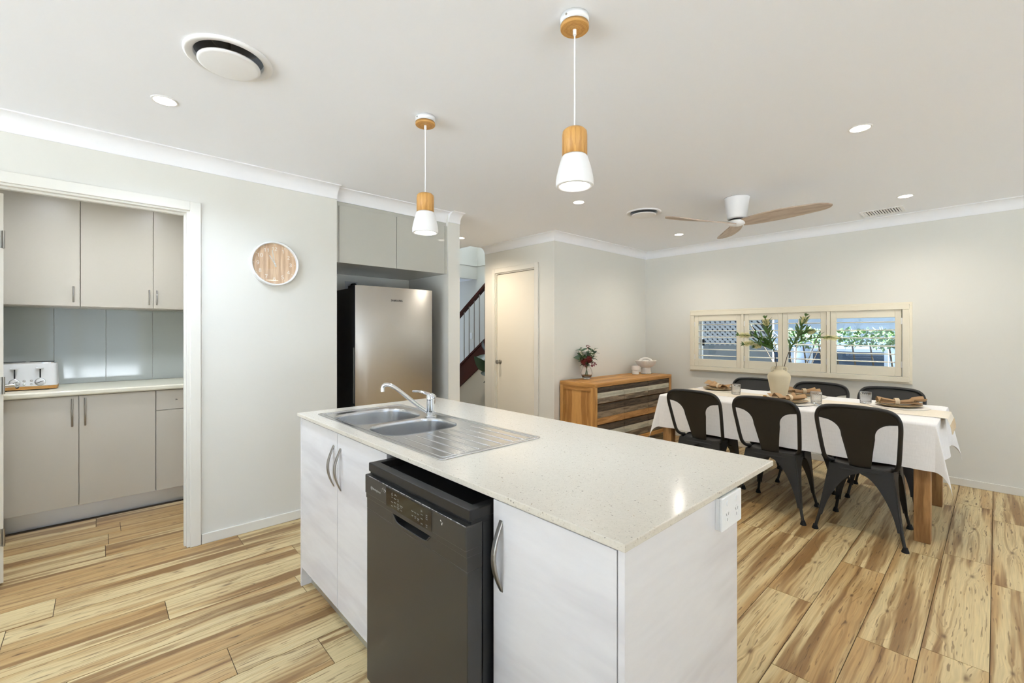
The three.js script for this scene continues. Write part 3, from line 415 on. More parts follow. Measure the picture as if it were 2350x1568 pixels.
{ // power point on the island end
  const t = thing('power_outlet', 'white double power point on the end panel under the worktop', 'power outlet', [1.243, 0.838, -0.499]);
  mesh('mounting_block', bx(-0.06, 0.066, -0.042, 0.042, 0, 0.012, 0.002), M.white, t); const p = mesh('face_plate', bx(-0.0615, 0.0675, -0.0435, 0.0435, 0.012, 0.019, 0.0025), M.white, t);
  for (const x of [-0.028, 0.033]) { mesh('rocker_switch', new THREE.CylinderGeometry(0.0075, 0.0075, 0.003, 20).rotateX(Math.PI / 2).rotateY(0.1).translate(x, 0.025, 0.0195), M.white, p); mesh('socket_ring', new THREE.TorusGeometry(0.015, 0.0007, 6, 32).translate(x, -0.01, 0.019), M.white, p); mesh('slots', [bx(-0.0009, 0.0009, -0.004, 0.004, 0, 0.0006).rotateZ(0.5).translate(x - 0.006, -0.004, 0.0188), bx(-0.0009, 0.0009, -0.004, 0.004, 0, 0.0006).rotateZ(-0.5).translate(x + 0.006, -0.004, 0.0188), bx(-0.0009, 0.0009, -0.004, 0.004, 0, 0.0006).translate(x, -0.018, 0.0188)], std(0x8a8a88, 0.6), p); }
}

// ---------------------------------------------------------------- pantry fittings
{
  const f = -4.315, kick = (t, x0, x1) => mesh('kickboard', bx(x0, x1, 0, 0.118, -4.385, -4.372), M.alu, t);
  let t = thing('pantry_cabinet', 'beige two door base cupboard under the pantry bench', 'cabinet');
  mesh('carcass', bx(-0.53, 0.307, 0.12, 0.88, -4.9, f - 0.018), M.pantry, t); kick(t, -0.53, 0.308);
  for (const [a, b, h] of [[-0.528, -0.112, -0.143], [-0.108, 0.306, -0.078]]) { const d = mesh('door', bx(a, b, 0.12, 0.878, f - 0.018, f, 0.0012), M.pantry, t); mesh('handle', arcHandle(0.19, 0.026, 0.0058).rotateY(Math.PI / 2).translate(h, 0.765, f), M.satin, d); }
  t = thing('pantry_cabinet', 'beige drawer cupboard at the right end of the pantry bench', 'cabinet');
  mesh('carcass', bx(0.309, 1.098, 0.12, 0.88, -4.9, f - 0.018), M.pantry, t); kick(t, 0.308, 1.098);
  const dr = mesh('drawer', bx(0.311, 0.72, 0.728, 0.878, f - 0.018, f, 0.0012), M.pantry, t); mesh('handle', arcHandle(0.19, 0.026, 0.0058).rotateZ(Math.PI / 2).rotateY(0).rotateX(Math.PI / 2).translate(0.522, 0.8, f), M.satin, dr);
  mesh('door', bx(0.311, 0.72, 0.12, 0.724, f - 0.018, f, 0.0012), M.pantry, t);
  t = thing('pantry_cabinet', 'beige base cupboard mostly hidden behind the open pantry door', 'cabinet');
  mesh('carcass', bx(-1.298, -0.532, 0.12, 0.88, -4.9, f - 0.018), M.pantry, t); mesh('door', bx(-1.296, -0.533, 0.12, 0.878, f - 0.018, f, 0.0012), M.pantry, t); kick(t, -1.298, -0.53);
  tag(mesh('pantry_bench', bx(-1.298, 1.098, 0.882, 0.92, -4.898, f + 0.025, 0.012), M.pantryTop), 'cream laminate bench with rounded front edge in the pantry', 'worktop');
  const uf = -4.6, up = (a, b, doors, label) => { const u = thing('pantry_wall_cabinet', label, 'cabinet'); mesh('carcass', bx(a, b, 1.505, 2.3, -4.905, uf - 0.018), M.pantry, u); for (const [c, d, h] of doors) { const q = mesh('door', bx(c, d, 1.512, 2.3, uf - 0.018, uf, 0.0012), M.pantry, u); mesh('handle', arcHandle(0.115, 0.026, 0.005).rotateY(Math.PI / 2).translate(h, 1.60, uf), M.metal, q); } };
  up(-0.53, -0.111, [[-0.528, -0.112, -0.146]], 'beige wall cupboard over the toaster, handle at its right');
  up(-0.109, 0.74, [[-0.108, 0.3115, 0.288], [0.3145, 0.735, 0.336]], 'beige double wall cupboard with two handles side by side in the pantry');
}
{ // toaster
  const t = thing('toaster', 'white four slice toaster with timber base on the pantry bench', 'toaster', [-0.375, 0.92, -4.60], undefined, 0);
  const prof = (w, d, r) => { const s = new THREE.Shape(); s.moveTo(-w + r, -d); s.lineTo(w - r, -d); s.quadraticCurveTo(w, -d, w, -d + r); s.lineTo(w, d - r); s.quadraticCurveTo(w, d, w - r, d); s.lineTo(-w + r, d); s.quadraticCurveTo(-w, d, -w, d - r); s.lineTo(-w, -d + r); s.quadraticCurveTo(-w, -d, -w + r, -d); return s; };
  const slab = (w, d, r, h, y, b = 0.002) => extrude(prof(w, d, r), h, b).rotateX(-Math.PI / 2).translate(0, y, 0);
  const body = slab(0.152, 0.105, 0.045, 0.155, 0.028), p = body.attributes.position; for (let i = 0; i < p.count; i++) { const k = 1 - 0.05 * (p.getY(i) - 0.03) / 0.155; p.setX(i, p.getX(i) * k); p.setZ(i, p.getZ(i) * k); } body.computeVertexNormals();
  mesh('housing', body, M.white, t); mesh('timber_base', uvm(slab(0.15, 0.103, 0.045, 0.024, 0.006)), oak, t); mesh('top_plate', slab(0.142, 0.097, 0.042, 0.01, 0.182, 0.003), M.chrome, t);
  for (const x of [-0.07, 0.07]) for (const z of [-0.035, 0.035]) mesh('slot', bx(x - 0.06, x + 0.06, 0.1915, 0.1925, z - 0.015, z + 0.015), M.black, t);
  for (const x of [-0.052, 0.068]) {
    mesh('lever_slot', bx(x - 0.0035, x + 0.0035, 0.085, 0.15, 0.1005, 0.1035), M.black, t); mesh('lever', [bx(x - 0.02, x + 0.02, 0.152, 0.157, 0.1, 0.125, 0.002), bx(x - 0.02, x + 0.02, 0.147, 0.157, 0.121, 0.126, 0.002)], M.white, t);
    const k = mesh('dial', [lathe([[0, 0.014], [0.02, 0.014], [0.024, 0.0], [0, 0]], 32).rotateX(Math.PI / 2).translate(x, 0.056, 0.1025)], M.white, t); mesh('dial_ring', [lathe([[0.0235, 0.004], [0.027, 0.004], [0.027, 0], [0.0235, 0]], 32).rotateX(Math.PI / 2).translate(x, 0.056, 0.1025)], M.chrome, k); mesh('pointer', bx(-0.018, 0.018, -0.0014, 0.0014, 0, 0.001).rotateZ(0.45).translate(x, 0.056, 0.1165), M.dark, k);
  }
  for (const x of [-0.008, 0.026]) for (const y of [0.042, 0.066]) mesh('button', [new THREE.TorusGeometry(0.0068, 0.0016, 8, 20).translate(x, y, 0.104), ball(0.0056, x, y, 0.103, 12, 8)], M.chrome, t);
  for (const x of [-0.1, 0.1]) for (const z of [-0.07, 0.07]) mesh('foot', cyl(0.01, 0.01, 0.008, x, 0, z, 12), M.rubber, t);
}

// ---------------------------------------------------------------- fridge alcove
{
  const t = thing('fridge', 'stainless steel fridge with black sides standing in the alcove', 'fridge'), x0 = 1.464, x1 = 2.164, zf = -3.385;
  mesh('cabinet', bx(x0 + 0.004, x1 - 0.004, 0.02, 1.675, -4.02, zf - 0.075, 0.004), M.dark, t);
  for (const x of [x0 + 0.02, x1 - 0.13]) mesh('hinge_cover', bx(x, x + 0.11, 1.675, 1.70, zf - 0.2, zf - 0.09, 0.006), M.dark, t);
  for (const [a, b, n] of [[0.735, 1.692, 'door'], [0.06, 0.725, 'freezer_drawer']]) {
    const prof = [[x0 + 0.006, 0]]; for (let i = 0; i <= 24; i++) { const u = i / 24; prof.push([mix(x0, x1, u), -0.062 - 0.010 * Math.pow(Math.sin(Math.PI * u), 0.7)]); } prof.push([x1 - 0.006, 0]);
    const g = toCreasedNormals(uvm(extrude(poly(prof), b - a, 0.002).rotateX(-Math.PI / 2).scale(1, 1, 1).translate(0, a, zf - 0.072)), 0.5);
    const d = mesh(n, g, brushed, t);
    mesh('side_trim', bx(x0 - 0.001, x0 + 0.02, a + 0.002, b - 0.002, zf - 0.07, zf - 0.014, 0.004), M.dark, d);
    if (n === 'door') { mesh('brand_lettering', text('SAMSUNG', 0.016, 0.0012, bold).translate(1.815, 1.585, zf + 0.0002), M.dark, d); mesh('grip_recess', bx(x0 - 0.0025, x0 + 0.004, 0.76, 1.2, zf - 0.05, zf - 0.03, 0.002), M.satin, d); }
  }
  for (const x of [x0 + 0.06, x1 - 0.06]) for (const z of [-3.55, -3.95]) mesh('foot', cyl(0.02, 0.02, 0.02, x, 0, z, 12), M.rubber, t);
}
{
  const t = thing('overhead_cabinet', 'glossy grey beige two door cupboard built in above the fridge', 'cabinet'), f = -3.372;
  mesh('carcass', bx(1.306, 2.31, 1.852, CE - 0.09, -4.055, f - 0.019), M.gloss, t); mesh('scribe', [bx(1.306, 1.326, 1.85, 2.282, f - 0.018, f, 0.001), bx(2.287, 2.31, 1.85, 2.282, f - 0.018, f, 0.001), bx(1.306, 2.31, 2.285, 2.33, f - 0.06, f - 0.03, 0.001)], M.gloss, t);
  mesh('door', bx(1.329, 1.806, 1.85, 2.282, f - 0.018, f, 0.0012), M.gloss, t); mesh('door', bx(1.81, 2.284, 1.85, 2.282, f - 0.018, f, 0.0012), M.gloss, t);
}
{
  const t = thing('wall_socket', 'grey wall socket with black plug behind the fridge top', 'power outlet', [1.71, 1.755, -4.06]);
  mesh('plate', bx(-0.058, 0.058, -0.037, 0.037, 0, 0.009, 0.002), std(0xc4c6c6, 0.4), t); mesh('plug', [cyl(0.022, 0.02, 0.045, 0, 0, 0, 20).rotateX(Math.PI / 2).translate(0.012, 0, 0.008)], M.rubber, t);
  mesh('lead', tube([[0.012, 0, 0.05], [0.012, -0.03, 0.06], [0.02, -0.1, 0.05], [0.02, -0.2, 0.02]], 0.004, 16, 8), M.rubber, t);
}
{ // clock
  const t = thing('wall_clock', 'round wall clock with timber face and white rim', 'clock', [0.874, 1.787, ZL]), R = 0.15;
  mesh('rim', lathe([[R - 0.012, 0.004], [R - 0.012, 0.036], [R - 0.009, 0.04], [R - 0.003, 0.04], [R, 0.036], [R, 0.0], [R - 0.02, 0.0]], 80).rotateX(Math.PI / 2), M.white, t);
  const face = uvm(new THREE.CylinderGeometry(R - 0.011, R - 0.011, 0.006, 72).rotateX(Math.PI / 2).translate(0, 0, 0.012), true);
  const dial = mesh('dial', face, grainMat([232, 205, 172], [196, 158, 122], 0.6, 0.3, 26, 77), t);
  const print = std(0xf4f2ee, 0.5);
  for (let h = 1; h <= 12; h++) { const a = Math.PI / 2 - h * Math.PI / 6; mesh('numeral', text(String(h), 0.024).translate(Math.cos(a) * 0.102, Math.sin(a) * 0.102, 0.0152), print, dial); mesh('hour_mark', bx(-0.0045, 0.0045, -0.0009, 0.0009, 0.015, 0.0156).rotateZ(a).translate(Math.cos(a) * 0.129, Math.sin(a) * 0.129, 0), print, dial); }
  const hand = (L, w, a, z, n) => mesh(n, bx(-w / 2, w / 2, -0.022, L, z, z + 0.0012, 0.0004).rotateZ(a), std(0xd9dcd8, 0.3, { metalness: 0.4 }), t);
  hand(0.062, 0.006, 31 * Math.PI / 180, 0.018, 'hour_hand'); hand(0.092, 0.005, 10 * Math.PI / 180, 0.0205, 'minute_hand'); mesh('hub', new THREE.CylinderGeometry(0.005, 0.005, 0.008, 16).rotateX(Math.PI / 2).translate(0, 0, 0.02), M.white, t);
  mesh('cover_glass', new THREE.CylinderGeometry(R - 0.0115, R - 0.0115, 0.0015, 64).rotateX(Math.PI / 2).translate(0, 0, 0.034), M.pane, t);
}

// ---------------------------------------------------------------- stairs and hall
{
  const t = thing('staircase', 'dark red timber stair with metal balusters beyond the hallway', 'staircase'), x = 4.36, y0 = 0.851 - 0.65 * (7.2 - 5.92), yAt = (z) => 0.845 + (z + 5.92) * 0.655;
  const band = (a, b, xa, xb, m, n) => { const s = poly([[7.3, yAt(-7.3) + a], [4.44, yAt(-4.44) + a], [4.44, yAt(-4.44) + b], [7.3, yAt(-7.3) + b]]); return mesh(n, uvm(extrude(s, xb - xa, 0.002).rotateY(Math.PI / 2).translate(xa, 0, 0)), m, t); };
  band(-0.34, -0.03, x, x + 0.04, M.stairRed, 'stringer'); band(-0.03, 0.012, x - 0.012, x + 0.055, M.stairRed, 'base_rail'); band(-0.36, -0.335, x - 0.012, x + 0.05, M.stairRed, 'stringer_bead'); band(0.80, 0.856, x - 0.02, x + 0.045, M.stairRed, 'handrail');
  for (let i = 0; i < 20; i++) { const z = -7.1 + i * 0.1335; mesh('baluster', cyl(0.0075, 0.0075, 0.80, x + 0.015, yAt(z) + 0.005, z, 10), M.satin, t); }
  for (let i = 0; i < 11; i++) { const z = -7.3 + i * 0.26, y = Math.max(0.02, yAt(z) - 0.12); mesh('tread', bx(x + 0.04, 5.35, y, y + 0.03, z, z + 0.29), M.stairRed, t); }
}
{ const t = thing('light_switch', 'white light switch on the stair wall', 'light switch', [5.35, 1.27, -6.98]); mesh('plate', bx(-0.01, 0, -0.058, 0.058, -0.036, 0.036, 0.002), M.white, t); mesh('rocker', bx(-0.013, -0.008, -0.01, 0.01, -0.006, 0.006, 0.001), M.white, t); }
function leafGeo(L, W, fold = 0.25, curl = 0.2, n = 5) { // a thin folded leaf along +x
  const pos = [], idx = [];
  for (let i = 0; i <= n; i++) { const u = i / n, w = W * Math.pow(Math.sin(Math.PI * Math.pow(u, 0.8)), 0.9) + 0.0003, y = -curl * L * u * u; pos.push(L * u, y + w * fold, -w, L * u, y, 0, L * u, y + w * fold, w); }
  for (let i = 0; i < n; i++) for (const k of [0, 1]) { const a = i * 3 + k; idx.push(a, a + 1, a + 4, a, a + 4, a + 3); }
  const g = new THREE.BufferGeometry(); g.setAttribute('position', new THREE.Float32BufferAttribute(pos, 3)); g.setIndex(idx); g.computeVertexNormals(); return clean(g);
}
const xAxis = V(1, 0, 0);
function place(m, p, dir, roll = 0) { m.position.copy(p); m.quaternion.setFromUnitVectors(xAxis, dir.clone().normalize()); m.rotateX(roll); return m; }
{ // rubber plant in the hall
  const t = thing('indoor_plant', 'broad leaved dark green plant half hidden behind the closet wall', 'plant', [3.96, 0, -4.77]), r = rng(3);
  mesh('pot', lathe([[0, 0], [0.12, 0], [0.15, 0.26], [0.155, 0.27], [0.14, 0.27], [0.135, 0.24], [0, 0.23]], 32), M.ceramicWhite, t); mesh('trunk', tube([[0, 0.22, 0], [0.02, 0.5, 0.01], [-0.01, 0.8, 0], [0, 1.15, 0.01]], 0.012, 20, 8), M.stemBrown, t);
  const lg = leafGeo(0.27, 0.075, 0.25, 0.35, 8);
  for (let i = 0; i < 12; i++) { const a = i * 2.4 + 0.2, y = 0.62 + i * 0.045; place(mesh('leaf', lg, M.leafDark, t), V(0, y, 0), V(Math.cos(a), 0.35 + r() * 0.5, Math.sin(a)), 0); }
}

// ---------------------------------------------------------------- sideboard and what stands on it
{
  const t = thing('sideboard', 'honey timber sideboard with patchwork reclaimed wood drawer fronts', 'sideboard'), X0 = 3.68, X1 = 5.262, Z0 = -3.222, Z1 = -2.757, H = 0.80, w = 0.052;
  mesh('top', bx(X0, X1, H - 0.042, H, Z0, Z1, 0.004, false), acacia, t);
  for (const [a, b] of [[X0, X0 + w], [X1 - w, X1]]) for (const [c, d] of [[Z0, Z0 + w], [Z1 - w, Z1]]) mesh('post', bx(a + 0.001, b - 0.001, 0, H - 0.042, c + 0.001, d - 0.001, 0.003, true), acacia, t);
  mesh('side_panel', bx(X0 + 0.012, X0 + 0.03, 0.13, H - 0.042, Z0 + w, Z1 - w, 0, true), acacia, t); mesh('side_panel', bx(X1 - 0.03, X1 - 0.012, 0.13, H - 0.042, Z0 + w, Z1 - w, 0, true), acacia, t);
  for (const [a, b] of [[H - 0.085, H - 0.042], [0.1, 0.15]]) mesh('side_rail', bx(X0 + 0.004, X0 + 0.045, a, b, Z0 + w, Z1 - w, 0.002), acacia, t);
  mesh('carcass', [bx(X0 + w, X1 - w, 0.12, 0.135, Z0 + 0.01, Z1 - 0.035), bx(X0 + w, X1 - w, 0.135, H - 0.042, Z0 + 0.01, Z0 + 0.022), bx(X0 + w + 0.476, X0 + w + 0.494, 0.135, H - 0.042, Z0 + 0.022, Z1 - 0.035), bx(X1 - w - 0.494, X1 - w - 0.476, 0.135, H - 0.042, Z0 + 0.022, Z1 - 0.035)], tableWood, t); mesh('bottom_rail', bx(X0 + w, X1 - w, 0.105, 0.152, Z1 - 0.04, Z1 - 0.004, 0.003), acacia, t);
  const cx0 = X0 + w + 0.004, cw = (X1 - X0 - 2 * w - 0.016) / 3, rows = [[0.588, 0.755], [0.372, 0.577], [0.158, 0.361]], kinds = [['charcoal', 'pale', 'grey'], ['charcoal', 'grey', 'honey'], ['charcoal', 'pale', 'grey']];
  for (let c = 0; c < 3; c++) for (let k = 0; k < 3; k++) {
    const a = cx0 + c * (cw + 0.004), [y0, y1] = rows[k], fr = mesh('drawer', bx(a, a + cw, y0, y1, Z1 - 0.03, Z1 - 0.014), tableWood, t), h = (y1 - y0) / 3;
    for (let b = 0; b < 3; b++) { const g = bx(a + 0.0006, a + cw - 0.0006, y1 - (b + 1) * h + 0.0008, y1 - b * h - 0.0008, Z1 - 0.015, Z1 - 0.006 - (b === 1 ? 0.001 : 0), 0.0012, false, c * 0.37 + k, k * 0.21 + b * 0.13 + c * 0.07); mesh('board', g, boardMats[kinds[k][b]], fr); }
  }
}
{
  const t = thing('glass_vase', 'clear rounded glass vase with amber base on the sideboard', 'vase', [4.01, 0.80, -3.115]);
  const outer = [[0, 0], [0.036, 0], [0.044, 0.01], [0.06, 0.045], [0.064, 0.07], [0.056, 0.105], [0.04, 0.14], [0.037, 0.155]], inner = [[0.0345, 0.155], [0.0375, 0.14], [0.0535, 0.105], [0.0615, 0.07], [0.0575, 0.047], [0.044, 0.022], [0, 0.016]];
  mesh('glass_wall', lathe([...outer, ...inner], 48), M.glass, t); mesh('amber_base', lathe([[0, 0.0165], [0.0435, 0.0225], [0.0565, 0.046], [0.0565, 0.047], [0, 0.047]], 40), phy(0xa8642a, 0.05, { transmission: 0.85, thickness: 0.05, ior: 1.33 }), t);
}
{
  const t = thing('flower_bouquet', 'bunch of dark red flowers and grey green leaves in the glass vase', 'flowers', [4.01, 0.80, -3.115]), r = rng(41);
  const stems = [], lg = leafGeo(0.078, 0.018, 0.3, 0.25), ls = leafGeo(0.05, 0.011, 0.3, 0.3);
  for (let i = 0; i < 16; i++) {
    const a = i / 16 * 6.283 + r() * 0.5, sp = 0.05 + r() * 0.07, top = V(Math.cos(a) * sp * 1.15, 0.24 + r() * 0.12, Math.sin(a) * sp), base = V(-Math.cos(a) * 0.022, 0.028, -Math.sin(a) * 0.022), mid = V(Math.cos(a) * 0.012, 0.15, Math.sin(a) * 0.012);
    const c = new THREE.CatmullRomCurve3([base, mid, top]); mesh('stem', new THREE.TubeGeometry(c, 12, 0.0022, 6), M.stem, t);
    for (let k = 0; k < 9; k++) { const u = 0.52 + k * 0.055, p = c.getPoint(Math.min(1, u)), b = r() * 6.283; place(mesh('leaf', k % 2 ? lg : ls, k % 3 ? M.leafGrey : M.leaf, t), p, V(Math.cos(b), 0.35 + (r() - 0.5), Math.sin(b)).addScaledVector(V(p.x, 0, p.z), 4), r() * 0.8 - 0.4); }
  }
  const red = phy(0x6b2018, 0.8), berry = phy(0x7a2230, 0.5), cream = phy(0xcfc7a0, 0.8);
  for (const [x, y, z, s] of [[-0.082, 0.205, 0.022, 0.034], [-0.04, 0.225, 0.068, 0.033]]) { const h = []; for (let i = 0; i < 90; i++) { const k = i + 0.5, ph = Math.acos(1 - 2 * k / 90), th = 10.166 * k; h.push(new THREE.ConeGeometry(0.0035, 0.016, 5).translate(0, 0.008, 0).applyQuaternion(new THREE.Quaternion().setFromUnitVectors(V(0, 1, 0), V(Math.sin(ph) * Math.cos(th), Math.cos(ph), Math.sin(ph) * Math.sin(th)))).translate(Math.sin(ph) * Math.cos(th) * s * 0.75, Math.cos(ph) * s, Math.sin(ph) * Math.sin(th) * s * 0.75)); } h.push(ball(s * 0.8, 0, 0, 0)); mesh('flower_head', join(h).translate(x, y, z), red, t); }
  for (const [x, y, z, m] of [[-0.06, 0.235, 0.06, berry], [0.03, 0.185, 0.075, berry], [0.01, 0.165, 0.075, berry], [-0.075, 0.17, 0.03, berry], [0.02, 0.355, 0.0, berry], [0.12, 0.31, 0.0, cream], [-0.12, 0.29, 0.02, cream], [0.11, 0.26, 0.03, cream]]) { const h = []; for (let i = 0; i < 16; i++) h.push(ball(m === cream ? 0.0032 : 0.0055, x + (r() - 0.5) * 0.045, y + (r() - 0.5) * 0.05, z + (r() - 0.5) * 0.045, 8, 6)); mesh('berry_cluster', h, m, t); }
}
function fluted(prof, n, depth, seg = 144) { const g = lathe(prof, seg), p = g.attributes.position; for (let i = 0; i < p.count; i++) { const x = p.getX(i), z = p.getZ(i), rr = Math.hypot(x, z), th = Math.atan2(z, x); if (rr > 0.02) { const k = 1 - depth * Math.abs(Math.cos(n * th / 2)) * 0.02 / rr; p.setX(i, x * k); p.setZ(i, z * k); } } g.computeVertexNormals(); return clean(g); }
{
  const t = thing('fluted_bowl', 'white fluted footed bowl in the corner of the sideboard', 'bowl', [5.10, 0.80, -3.02]);
  mesh('foot', fluted([[0, 0], [0.068, 0], [0.066, 0.01], [0.058, 0.05], [0.06, 0.075], [0.04, 0.082], [0, 0.082]], 26, 0.16), M.ceramicWhite, t);
  mesh('bowl', fluted([[0, 0.08], [0.05, 0.082], [0.085, 0.095], [0.115, 0.125], [0.132, 0.165], [0.131, 0.168], [0.127, 0.166], [0.11, 0.13], [0.08, 0.108], [0, 0.1]], 44, 0.16, 264), M.ceramicWhite, t);
}
{ const t = thing('decorative_chain', 'chunky pale timber link ornament lying in the fluted bowl', 'ornament', [5.10, 0.80, -3.02]); mesh('link', new THREE.TorusGeometry(0.056, 0.015, 14, 40).scale(1.25, 0.9, 1).rotateX(-0.6).rotateY(-1.04).translate(-0.005, 0.153, 0), M.ceramicWhite, t); mesh('link', new THREE.TorusGeometry(0.045, 0.014, 14, 40).rotateX(1.3).rotateY(0.3).translate(0.035, 0.135, 0.02), M.ceramicWhite, t); }
tag(mesh('pedestal_cup', lathe([[0, 0], [0.040, 0], [0.042, 0.004], [0.042, 0.036], [0.037, 0.043], [0.036, 0.047], [0.048, 0.056], [0.05, 0.062], [0.05, 0.104], [0.047, 0.106], [0.044, 0.104], [0.044, 0.07], [0, 0.064]], 48).translate(4.95, 0.80, -3.075), M.ceramicWhite), 'small white pedestal cup left of the fluted bowl', 'cup');

// ---------------------------------------------------------------- dining table
const TX0 = 3.772, TX1 = 4.752, TZ0 = -2.085, TZ1 = -0.255, TY = 0.75;
{
  const t = thing('dining_table', 'timber dining table under the white cloth', 'table');
  mesh('tabletop', bx(TX0 + 0.004, TX1 - 0.004, 0.71, TY - 0.003, TZ0 + 0.004, TZ1 - 0.004, 0.003), tableWood, t);
  for (const x of [TX0 + 0.01, TX1 - 0.09]) for (const z of [TZ0 + 0.02, TZ1 - 0.1]) mesh('leg', bx(x, x + 0.08, 0, 0.71, z, z + 0.08, 0.005, true), tableWood, t);
  mesh('apron', [bx(TX0 + 0.09, TX0 + 0.11, 0.63, 0.71, TZ0 + 0.1, TZ1 - 0.1), bx(TX1 - 0.11, TX1 - 0.09, 0.63, 0.71, TZ0 + 0.1, TZ1 - 0.1)], tableWood, t);
}
{ // cloth
  const D = 0.292, hw = (TX1 - TX0) / 2, hl = (TZ1 - TZ0) / 2, cx = (TX0 + TX1) / 2, cz = (TZ0 + TZ1) / 2;
  const warpU = (u, h) => { const n = 0.26; return u < n ? -h - D * (1 - u / n) : u > 1 - n ? h + D * (1 - (1 - u) / n) : -h + (u - n) / (1 - 2 * n) * 2 * h; };
  const fn = (u, v) => {
    const a = warpU(u, hw), b = warpU(v, hl), e = Math.max(0, Math.abs(a) - hw), f = Math.max(0, Math.abs(b) - hl), sx = Math.sign(a), sz = Math.sign(b), lift = 0.004;
    if (!e && !f) return V(cx + a, TY + lift + 0.0008 * Math.sin(b * 31) * Math.sin(a * 17), cz + b);
    if (e && !f) { const k = e / D, near = Math.min(1, (hl - Math.abs(b)) / 0.12), w = 0.007 + k * (0.016 + 0.018 * near * Math.sin(b * 12.5 + sx) * Math.sin(b * 4.1 + 2)); return V(cx + sx * (hw + w), TY + lift - e, cz + b); }
    if (f && !e) { const k = f / D, near = Math.min(1, (hw - Math.abs(a)) / 0.12), w = 0.007 + k * (0.016 + 0.02 * near * Math.sin(a * 11 + sz)); return V(cx + a, TY + lift - f, cz + sz * (hl + w)); }
    const rr = Math.hypot(e, f), th = Math.atan2(f, e), amp = 0.24 * rr * Math.pow(Math.sin(2 * th), 1.1), k = Math.min(1.2, rr / D), w = 0.007 + 0.016 * k;
    return V(cx + sx * (hw + w * Math.cos(th) + amp * 0.4), TY + lift - Math.sqrt(Math.max(0, rr * rr - amp * amp * 0.75)), cz + sz * (hl + w * Math.sin(th) + amp * 0.62));
  };
  tag(mesh('tablecloth', sheet((u, v) => fn(v, u), 120, 90, 0.0015, 2.4, 1.6), linen), 'white linen tablecloth hanging over the dining table', 'tablecloth');
}
{
  const t = thing('table_runner', 'cream fringed woven runner down the middle of the table', 'table runner'), x0 = 4.06, x1 = 4.44, y = TY + 0.0075, ze = TZ1 + 0.026;
  mesh('cloth', sheet((u, v) => { const x = mix(x0, x1, u), s = v * 1.93, flat = 1.83; return s < flat ? V(x, y, TZ0 - 0.0 + s * (ze - TZ0) / flat) : V(x, y - (s - flat) * 0.45, ze + 0.012 + (s - flat) * 0.16); }, 12, 80, -0.002, 0.4, 2), runnerM, t);
  const r = rng(8), fr = []; for (let i = 0; i < 70; i++) { const x = x0 + i / 69 * (x1 - x0); fr.push(tube([[x, y - 0.043, ze + 0.027], [x + (r() - 0.5) * 0.012, y - 0.07, ze + 0.033], [x + (r() - 0.5) * 0.024, y - 0.09 - r() * 0.025, ze + 0.036]], 0.0014, 5, 4)); } const f = mesh('fringe', fr, M.cane, t); f.userData.kind = 'stuff';
}
const TT = TY + 0.0095;
const matGeo = lathe([[0, 0], [0.178, 0], [0.18, 0.0015], [0.178, 0.003], [0, 0.003]], 56), plateGeo = lathe([[0, 0], [0.085, 0], [0.1, 0.004], [0.136, 0.016], [0.1375, 0.018], [0.136, 0.0195], [0.1, 0.0085], [0.08, 0.006], [0, 0.0055]], 64), sideGeo = lathe([[0, 0], [0.06, 0], [0.072, 0.003], [0.1, 0.012], [0.101, 0.014], [0.099, 0.0145], [0.07, 0.0065], [0, 0.005]], 56);
function napkin(t) { // a napkin pinched through a ring, fanning out at both ends
  mesh('cloth', sheet((u, v) => { const s = (u - 0.45) * 0.27, d = Math.abs(s) / 0.13, w = 0.013 + 0.05 * Math.pow(Math.min(1, d), 0.8), c = (v - 0.5) * 2, lift = 0.017 + 0.03 * Math.min(1, d) * (0.5 + 0.5 * Math.cos(c * 4.5 + (s > 0 ? 0.8 : 2.2))); return V(s, lift + 0.006 * Math.cos(c * 9) * (1 - Math.min(1, d) * 0.5) + (s > 0.08 ? 0.012 : 0), c * w * (1 + 0.12 * Math.sin(s * 40))); }, 44, 36, 0.0022), M.napkin, t);
  mesh('under_fold', sheet((u, v) => { const s = (u - 0.5) * 0.25, d = Math.abs(s) / 0.13, w = 0.014 + 0.042 * Math.min(1, d), c = (v - 0.5) * 2; return V(s, 0.006 + 0.006 * Math.cos(c * 7 + 1) + 0.004 * d, c * w); }, 30, 24, 0.002), M.napkin, t);
}
function setting(x, z, turn, which) {
  const at = [x, TT, z];
  tag(mesh('placemat', matGeo, M.ceramicWhite), 'round white placemat under the plates ' + which, 'placemat', 'placemats').position.set(...at);
  tag(mesh('dinner_plate', plateGeo, M.plate), 'sand coloured dinner plate ' + which, 'plate', 'dinner plates').position.set(x, TT + 0.003, z);
  tag(mesh('side_plate', sideGeo, M.plate), 'smaller sand plate stacked on the dinner plate ' + which, 'plate', 'side plates').position.set(x, TT + 0.009, z);
  const n = thing('napkin', 'tan folded napkin lying on the plates ' + which, 'napkin', [x, TT + 0.021, z], 'napkins', turn); napkin(n);
  const rg = thing('napkin_ring', 'woven cane ring round the napkin ' + which, 'napkin ring', [x, TT + 0.021, z], 'napkin rings', turn); rg.translateX(-0.012);
  mesh('band', lathe([[0.0215, -0.014], [0.0235, -0.014], [0.0245, 0], [0.0235, 0.014], [0.0215, 0.014], [0.0215, -0.014]], 32).rotateZ(Math.PI / 2).translate(0, 0.017, 0), M.cane, rg); mesh('weave', Array.from({ length: 7 }, (_, i) => new THREE.TorusGeometry(0.0243, 0.0014, 6, 32).rotateY(Math.PI / 2).translate(-0.012 + i * 0.004, 0.017, 0)), std(0xe8d8bc, 0.8), rg);
}
setting(4.45, -1.845, Math.PI / 2 - 0.55, 'at the sideboard end of the table');
setting(4.60, -1.17, 2.2, 'on the window side behind the middle tumbler');
setting(4.05, -1.13, 2.7, 'on the near side behind the middle chair');
